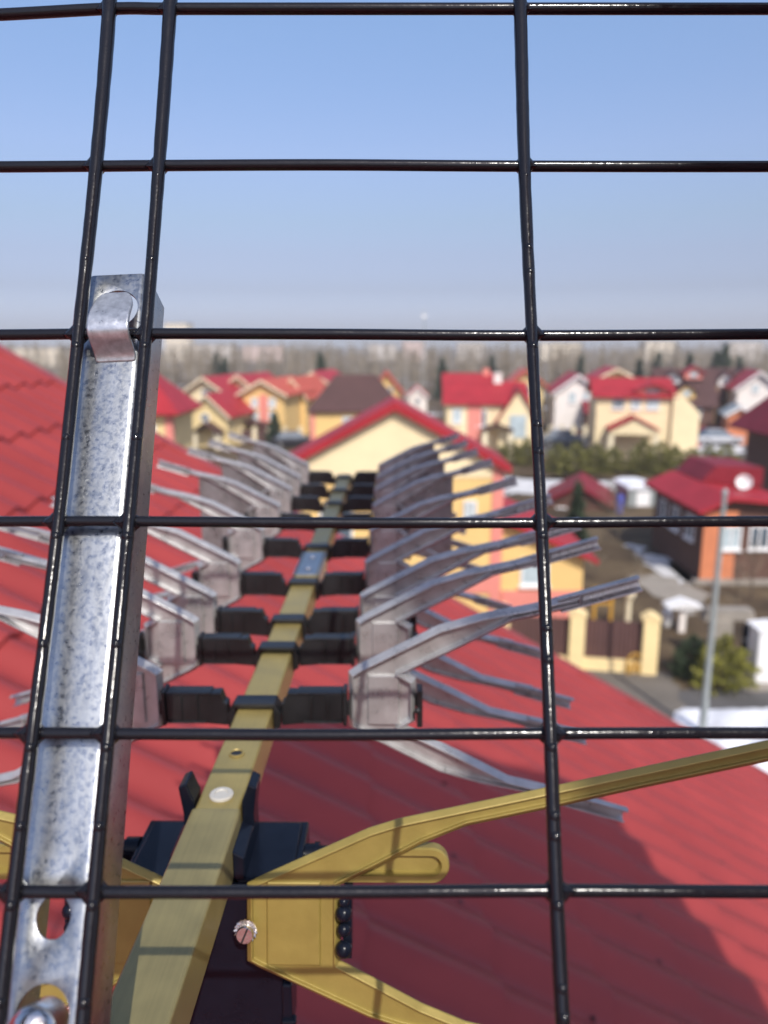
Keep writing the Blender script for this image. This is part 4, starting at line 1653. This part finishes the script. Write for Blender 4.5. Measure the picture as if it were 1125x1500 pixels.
def garden_fence(label, px0, px1, py, pill='ivory', pan='fence', hgt=1.3, n=4):
    a, c_ = G(px0, py), G(px1, py)
    L_ = (c_ - a).length
    ang = math.atan2(c_.y - a.y, c_.x - a.x)
    t = thing('garden_fence', label, 'fence', a, ang, 'garden fences along the street')
    for i in range(n + 1):
        x = L_ * i / n
        b = MB()
        b.box(x - .2, x + .2, -.2, .2, 0, hgt + .2)
        b.prism([(x - .25, hgt + .2), (x + .25, hgt + .2), (x, hgt + .36)], 'y', -.23, .23)
        b.build('pillar', M[pill], t, fix=True)
    for i in range(n):
        corrug(L_ * i / n + .21, L_ * (i + 1) / n - .21, .12, hgt, 0, .2).build('panel', M[pan], t)
    return t


garden_fence('brown garden fence with ivory pillars before the white gabled house', 806, 872, 648, n=4)
garden_fence('brown garden fence with ivory pillars before the pedimented porch', 893, 985, 648, n=5)
garden_fence('maroon garden fence running to the cherry red hipped roof', 995, 1100, 643, 'brownwall', 'darkred', n=5)
garden_fence('brown garden fence before the cream house with long roof', 668, 770, 646, n=5)
garden_fence('brown garden fence below the left cluster of gables', 285, 440, 650, n=7)

# ================================================================== PLANTS
def leaf_cloud(mb, n, fn, size, rr):
    """many small leaf clumps; fn gives a random point and outward direction"""
    for _ in range(n):
        p, o = fn()
        s = size * rr.uniform(.6, 1.4)
        a = Vector((rr.uniform(-1, 1), rr.uniform(-1, 1), rr.uniform(-1, 1))).normalized()
        t = (o + a * .8).normalized()
        u = t.cross(Vector((rr.uniform(-1, 1), rr.uniform(-1, 1), rr.uniform(-1, 1)))).normalized()
        mb.add([p - u * s * .5, p + u * s * .5, p + u * s * .25 + t * s, p - u * s * .25 + t * s], [(0, 1, 2, 3)])


def conifer(name, label, cat, loc, h, r, m, group, seed, bushy=False, n=1500):
    rr = random.Random(seed)
    t = thing(name, label, cat, loc, rr.uniform(0, 6), group)
    b = MB()
    b.tube([(0, 0, 0), (0, 0, h * .5), (0, 0, h * .96)], [h * .025, h * .018, .01], 7)
    b.build('trunk', M['bark'], t, True)
    c_ = MB()
    lob = [rr.uniform(.75, 1.2) for _ in range(9)]

    def pt():
        while True:
            z = rr.random()
            if bushy:
                prof = (math.sin(math.pi * min(1, z * .62 + .33)) ** .7) * (1 - z ** 5)
                if rr.random() > prof:
                    continue
            else:
                prof = (1 - z) ** .85
                if rr.random() > prof + .05:
                    continue
            a = rr.uniform(0, 2 * math.pi)
            k = lob[int(a / 6.2832 * 9) % 9] * (.8 + .35 * math.sin(z * 23 + a * 2))
            q = math.sqrt(rr.random()) * .45 + .55
            rad = r * prof * k * q
            o = Vector((math.cos(a), math.sin(a), .5 if bushy else -.15))
            return Vector((rad * math.cos(a), rad * math.sin(a), h * (.03 + .97 * z))), o
    leaf_cloud(c_, int(n * 1.5), pt, max(.065, h * .046), rr)
    c_.build('crown', M[m], t)
    return t


# rounded thujas in a row beyond the garden
bush = [(748, 678, 2.0, .9), (772, 682, 2.3, 1.0), (815, 692, 2.2, 1.1), (842, 695, 2.4, 1.3), (872, 694, 2.3, 1.2), (897, 692, 2.0, 1.0),
        (940, 694, 2.6, 1.2), (965, 696, 2.5, 1.3), (986, 694, 2.2, 1.0), (1012, 694, 2.0, 1.0), (1036, 695, 2.2, 1.2), (1060, 694, 2.3, 1.1), (736, 668, 2.4, .8)]
proto_b = None
for i, (x, y, h, r) in enumerate(bush):
    lab = 'olive green rounded thuja in the row between the gardens and the street'
    if i < 4:
        o = conifer('thuja_bush', lab, 'bush', G(x, y), h, r, 'thuja', 'thujas in a row before the street', 40 + i, True, 1300)
        protos = globals().setdefault('PB', [])
        protos.append((o, h, r))
    else:
        src, h0, r0 = PB[i % 4]
        o = copy_tree(src)
        o.location = G(x, y)
        o.scale = (r / r0, r / r0, h / h0)
        o.rotation_euler = (0, 0, i * 1.3)
conifer('conifer_tree', 'slim dark conifer standing before the dull red shed', 'tree', G(843, 792), 2.9, .55, 'conifer', 'conifers among the houses', 61)
conifer('conifer_tree', 'dark green conifer beside the house with the round window', 'tree', G(322, 648), 3.4, .9, 'conifer', 'conifers among the houses', 62)
conifer('conifer_tree', 'dark green conifer below the coral centred gable', 'tree', G(404, 652), 3.2, 1.0, 'conifer', 'conifers among the houses', 63)
conifer('conifer_tree', 'small dark conifer below the bright white railing', 'tree', G(1004, 650), 2.5, .9, 'conifer', 'conifers among the houses', 64, True)
conifer('conifer_tree', 'rounded dark green yew left of the yellow green shrub', 'tree', G(1012, 992), 1.3, .55, 'conifer', 'conifers among the houses', 65, True)
conifer('garden_shrub', 'yellow green shrub beside the lamp post', 'shrub', G(1056, 1006), 1.55, .75, 'shrub', None, 66, True, 1500)


def bare_tree_mesh(rr, h, twigs=70, r=None, wide=.28):
    tr, tw = MB(), MB()
    lean = Vector((rr.uniform(-.04, .04), rr.uniform(-.04, .04), 0)) * h
    r = r or h * .016
    tr.tube([Vector((0, 0, -.1)), lean * .4 + Vector((0, 0, h * .45)), lean + Vector((0, 0, h * .98))], [r, r * .65, r * .12], 6)
    for k in range(twigs):
        z = h * rr.uniform(.22, .97)
        a = rr.uniform(0, 6.283)
        L_ = h * wide * rr.uniform(.5, 1.1) * (1.15 - z / h)
        p = lean * (z / h) + Vector((0, 0, z))
        dr = Vector((math.cos(a), math.sin(a), rr.uniform(.5, 1.3))).normalized()
        q = p + dr * L_
        tw.tube([p, p + dr * L_ * .5 + Vector((0, 0, -.02 * h)), q], [r * .30, r * .18, r * .05], 3, False)
        for j in range(5):
            s = p + dr * L_ * rr.uniform(.3, 1)
            e = (dr + Vector((rr.uniform(-1, 1), rr.uniform(-1, 1), rr.uniform(-.2, 1.0)))).normalized()
            tw.tube([s, s + e * L_ * rr.uniform(.25, .55)], [r * .14, r * .04], 3, False)
    return tr, tw


def bare_tree(label, loc, h, seed, bark='bark', twig='twig', group='bare trees beyond the houses'):
    rr = random.Random(seed)
    t = thing('bare_tree', label, 'tree', loc, 0, group)
    tr, tw = bare_tree_mesh(rr, h)
    tr.build('trunk', M[bark], t, True)
    tw.build('branches', M[twig], t)
    return t


# individual pale and dark trees at the wood's edge
far = random.Random(21)
TB = []
for k in range(4):
    TB.append(bare_tree('leafless grey brown tree at the edge of the far wood', (0, 60, 0), 10, 100 + k, 'birch' if k % 2 else 'bark', 'twig2' if k % 2 else 'twig'))
k = 0
for px in range(-40, 1200, 17):
    src = TB[k % 4]
    o = src if k < 4 else copy_tree(src)
    d = far.uniform(118, 165)
    p = W(px + far.uniform(-8, 8), 560, d)
    o.location = (p.x, p.y, 0)
    sc_ = far.uniform(.62, .98)
    o.scale = (sc_ * 1.15, sc_ * 1.15, sc_)
    o.rotation_euler = (0, 0, far.uniform(0, 6))
    k += 1
SP = []
for k, (px, d, h) in enumerate([(470, 130, 8.2), (330, 125, 7.4), (318, 150, 8.0), (1008, 128, 8.0), (1058, 122, 9.4), (1046, 135, 8.4), (720, 140, 7.6), (648, 132, 7.2), (850, 136, 7.6), (935, 126, 7.2), (962, 140, 8.2), (1080, 130, 7.5)]):
    p = W(px, 560, d)
    if k < 3:
        o = conifer('spruce_tree', 'dark spruce rising among the bare trees at the far wood edge', 'tree', (p.x, p.y, 0), h, h * .2, 'conifer', 'spruces at the edge of the far wood', 140 + k, False, 900)
        SP.append((o, h))
    else:
        o = copy_tree(SP[k % 3][0])
        s = h / SP[k % 3][1]
        o.location, o.scale, o.rotation_euler = (p.x, p.y, 0), (s, s, s), (0, 0, k)
# bare shrubs in the brown gardens
for k, (x, y, h) in enumerate([(870, 850, 2.2), (905, 800, 2.4), (930, 880, 1.8), (965, 945, 1.3), (1075, 905, 2.0), (890, 775, 2.6), (1100, 880, 2.4), (700, 672, 3.2), (790, 668, 3.4)]):
    lab = ['leafless brown shrub behind the brown fence', 'leafless shrub on the bare soil right of the dull red shed', 'leafless shrub behind the cream fence pillar', 'low twiggy shrub below the white canopy',
           'thin leafless tree before the brick house front', 'leafless shrub under the white storage shed', 'leafless shrub at the dark end of the brick house', 'leafless tree beside the cream house with long roof', 'leafless tree among the thujas near the right grid wire'][k]
    rr = random.Random(200 + k)
    t = thing('bare_shrub', lab, 'shrub', G(x, y), 0, None)
    tr, tw = bare_tree_mesh(rr, h, 40, h * .014, .5)
    tr.build('trunk', M['bark'], t, True)
    tw.build('branches', M['twig'], t)

# the wood itself
b = MB()
fr = random.Random(77)
for k in range(950):
    d = 150 + 260 * fr.random() ** 1.2
    px = fr.uniform(-120, 1250)
    p = W(px, 545, d)
    h = fr.uniform(7.2, 10.4) + (d - 150) * .004
    base = Vector((p.x, p.y, 0))
    r = .11
    b.tube([base, base + Vector((fr.uniform(-.3, .3), 0, h))], [r, r * .2], 3, False)
    for j in range(22):
        z = h * fr.uniform(.15, .96)
        a = fr.uniform(0, 6.28)
        L_ = h * .26 * fr.uniform(.5, 1.1) * (1.2 - z / h)
        s = base + Vector((0, 0, z))
        e = s + Vector((math.cos(a) * L_, math.sin(a) * L_, L_ * fr.uniform(.4, 1.2)))
        w = fr.uniform(.05, .12)
        b.add([s + Vector((-w, 0, 0)), s + Vector((w, 0, 0)), e], [(0, 1, 2)])
        m_ = s.lerp(e, .5)
        e2 = m_ + Vector((fr.uniform(-1, 1), fr.uniform(-1, 1), fr.uniform(.2, 1))) * L_ * .6
        b.add([m_ + Vector((-w * .7, 0, 0)), m_ + Vector((w * .7, 0, 0)), e2], [(0, 1, 2)])
tag(b.build('forest', M['twig']), kind='stuff')

# ---- apartment blocks on the horizon
blocks = [('long cream apartment block above the left roof edge', 40, 510, 330, 95, 'facade_cream', 12), ('pale apartment tower seen right of the galvanised bracket top', 257, 474, 420, 34, 'facade_cream', 14),
          ('long low white apartment block just right of the pale tower', 312, 506, 430, 66, 'facade_white', 12), ('rosy white apartment block second right of the pale tower', 385, 507, 440, 60, 'facade_pink', 12),
          ('narrow rosy apartment block above the brown hipped roof', 606, 500, 450, 34, 'facade_pink', 12), ('pale block left of the thin mast', 560, 506, 470, 40, 'facade_white', 12),
          ('pale apartment block above the long red roof', 690, 503, 440, 40, 'facade_white', 12), ('wide cream apartment block above the white gabled house', 822, 503, 460, 60, 'facade_cream', 12),
          ('yellowish apartment block above the brown roofs', 968, 500, 450, 44, 'facade_cream', 12), ('white apartment block at the far right horizon', 1095, 502, 430, 50, 'facade_white', 12)]
for lab, px, py, d, wpx, fm, dep in blocks:
    p = W(px, py, d)
    hgt = max(8, p.z)
    w = wpx / F * d
    t = thing('apartment_block', lab, 'apartment block', (p.x, p.y, 0), 0, 'apartment blocks on the horizon')
    b = MB()
    b.box(-w / 2, w / 2, 0, dep, 0, hgt)
    b.build('wall', M[fm], t)
    b = MB()
    b.box(-w / 2 - .2, w / 2 + .2, -.2, dep + .2, hgt + .003, hgt + .5)
    b.build('roof', M['concrete'], t)
# thin mast
q = W(620, 560, 180)
mt = thing('radio_mast', 'thin pale radio mast rising over the wood behind the cream gable', 'mast', (q.x, q.y, 0))
hm = W(620, 456, 180).z
b = MB()
for a in (0, 2.09, 4.19):
    b.tube([(.5 * math.cos(a), .5 * math.sin(a), 0), (.16 * math.cos(a), .16 * math.sin(a), hm)], .05, 6)
for k in range(22):
    z0, z1 = hm * k / 22, hm * (k + 1) / 22
    r0, r1 = .5 - .34 * k / 22, .5 - .34 * (k + 1) / 22
    for a in (0, 2.09, 4.19):
        b.tube([(r0 * math.cos(a), r0 * math.sin(a), z0), (r1 * math.cos(a + 2.09), r1 * math.sin(a + 2.09), z1)], .022, 4, False)
b.build('lattice', M['pole'], mt)
b = MB()
b.box(-.5, .5, -.15, .15, hm - 1.6, hm - .9)
b.tube([(0, 0, hm), (0, 0, hm + .8)], .05, 6)
b.build('aerials', M['trim'], mt)
# ================================================================== LIGHT, SKY, CAMERA
SUN = Vector((.282, -.935, 1.021)).normalized()          # towards the sun: behind the camera, high, a little right
ELEV = math.asin(SUN.z)
sl = bpy.data.lights.new('sun', 'SUN')
sl.energy = 3.1
sl.angle = R(.53)
sl.color = (1.0, .955, .88)
so_ = bpy.data.objects.new('sun', sl)
COL.objects.link(so_)
so_.rotation_euler = SUN.to_track_quat('Z', 'Y').to_euler()
wd = bpy.data.worlds.new('World')
SC.world = wd
wd.use_nodes = True
nt = wd.node_tree
bg = nt.nodes['Background']
sky = nt.nodes.new('ShaderNodeTexSky')
sky.sky_type = 'NISHITA'
sky.sun_disc = False
sky.sun_elevation = ELEV
sky.sun_rotation = math.atan2(SUN.x, SUN.y)
sky.altitude = 60
sky.air_density = 1.0
sky.dust_density = 2.2
sky.ozone_density = 6.0
# spring haze: the low sky is paler and greyer than clean air gives
tcw = nt.nodes.new('ShaderNodeTexCoord')
sep = nt.nodes.new('ShaderNodeSeparateXYZ')
nt.links.new(tcw.outputs['Generated'], sep.inputs[0])
rpw = nt.nodes.new('ShaderNodeValToRGB')
stops = [(0.0, (1.36, 1.36, 1.60)), (.025, (1.10, 1.04, 1.33)), (.0665, (.80, .68, .79)), (.107, (.85, .68, .71)), (.146, (.915, .75, .71)),
         (.22, (1.09, .885, .85)), (.288, (1.11, .96, .92)), (.36, (1.17, 1.06, 1.0))]
el = rpw.color_ramp.elements
while len(el) < len(stops):
    el.new(.5)
for e_, (p_, c_) in zip(el, stops):
    e_.position = p_
for e_, (p_, c_) in zip(el, stops):
    e_.color = (*[v / 1.6 for v in c_], 1)
nt.links.new(sep.outputs['Z'], rpw.inputs['Fac'])
mul = nt.nodes.new('ShaderNodeVectorMath')
mul.operation = 'MULTIPLY'
nt.links.new(sky.outputs['Color'], mul.inputs[0])
nt.links.new(rpw.outputs['Color'], mul.inputs[1])
scl = nt.nodes.new('ShaderNodeVectorMath')
scl.operation = 'SCALE'
scl.inputs['Scale'].default_value = 1.6
nt.links.new(mul.outputs[0], scl.inputs[0])
nt.links.new(scl.outputs[0], bg.inputs['Color'])
bg.inputs['Strength'].default_value = .15

cd = bpy.data.cameras.new('camera')
cam = bpy.data.objects.new('camera', cd)
COL.objects.link(cam)
cam.location = (0, 0, H)
cam.rotation_euler = (R(90) - TH, 0, 0)
cd.sensor_fit = 'VERTICAL'
cd.sensor_height = 36
cd.sensor_width = 27
cd.lens = 36 * F / 1500
cd.clip_start = .01
cd.clip_end = 5000
cd.dof.use_dof = True
cd.dof.focus_distance = .232
cd.dof.aperture_fstop = cd.lens / 2.3
SC.camera = cam
SC.view_settings.view_transform = 'Standard'
SC.view_settings.look = 'None'
SC.view_settings.exposure = 0.42
SC.view_settings.gamma = 1.0
SC.cycles.use_denoising = True
SC.cycles.max_bounces = 8

# ---- thin spring haze over the settlement
b = MB()
b.box(-1400, 1400, -60, 2500, -1.0, 34)
hz = b.build('haze', bpy.data.materials.new('thin_haze'))
hm_ = hz.data.materials[0]
hm_.use_nodes = True
hn = hm_.node_tree
hn.nodes.remove(hn.nodes['Principled BSDF'])
pv = hn.nodes.new('ShaderNodeVolumePrincipled')
pv.inputs['Color'].default_value = (.86, .86, .86, 1)
pv.inputs['Density'].default_value = .0007
pv.inputs['Anisotropy'].default_value = .0
hn.links.new(pv.outputs[0], hn.nodes['Material Output'].inputs['Volume'])
tag(hz, kind='stuff')
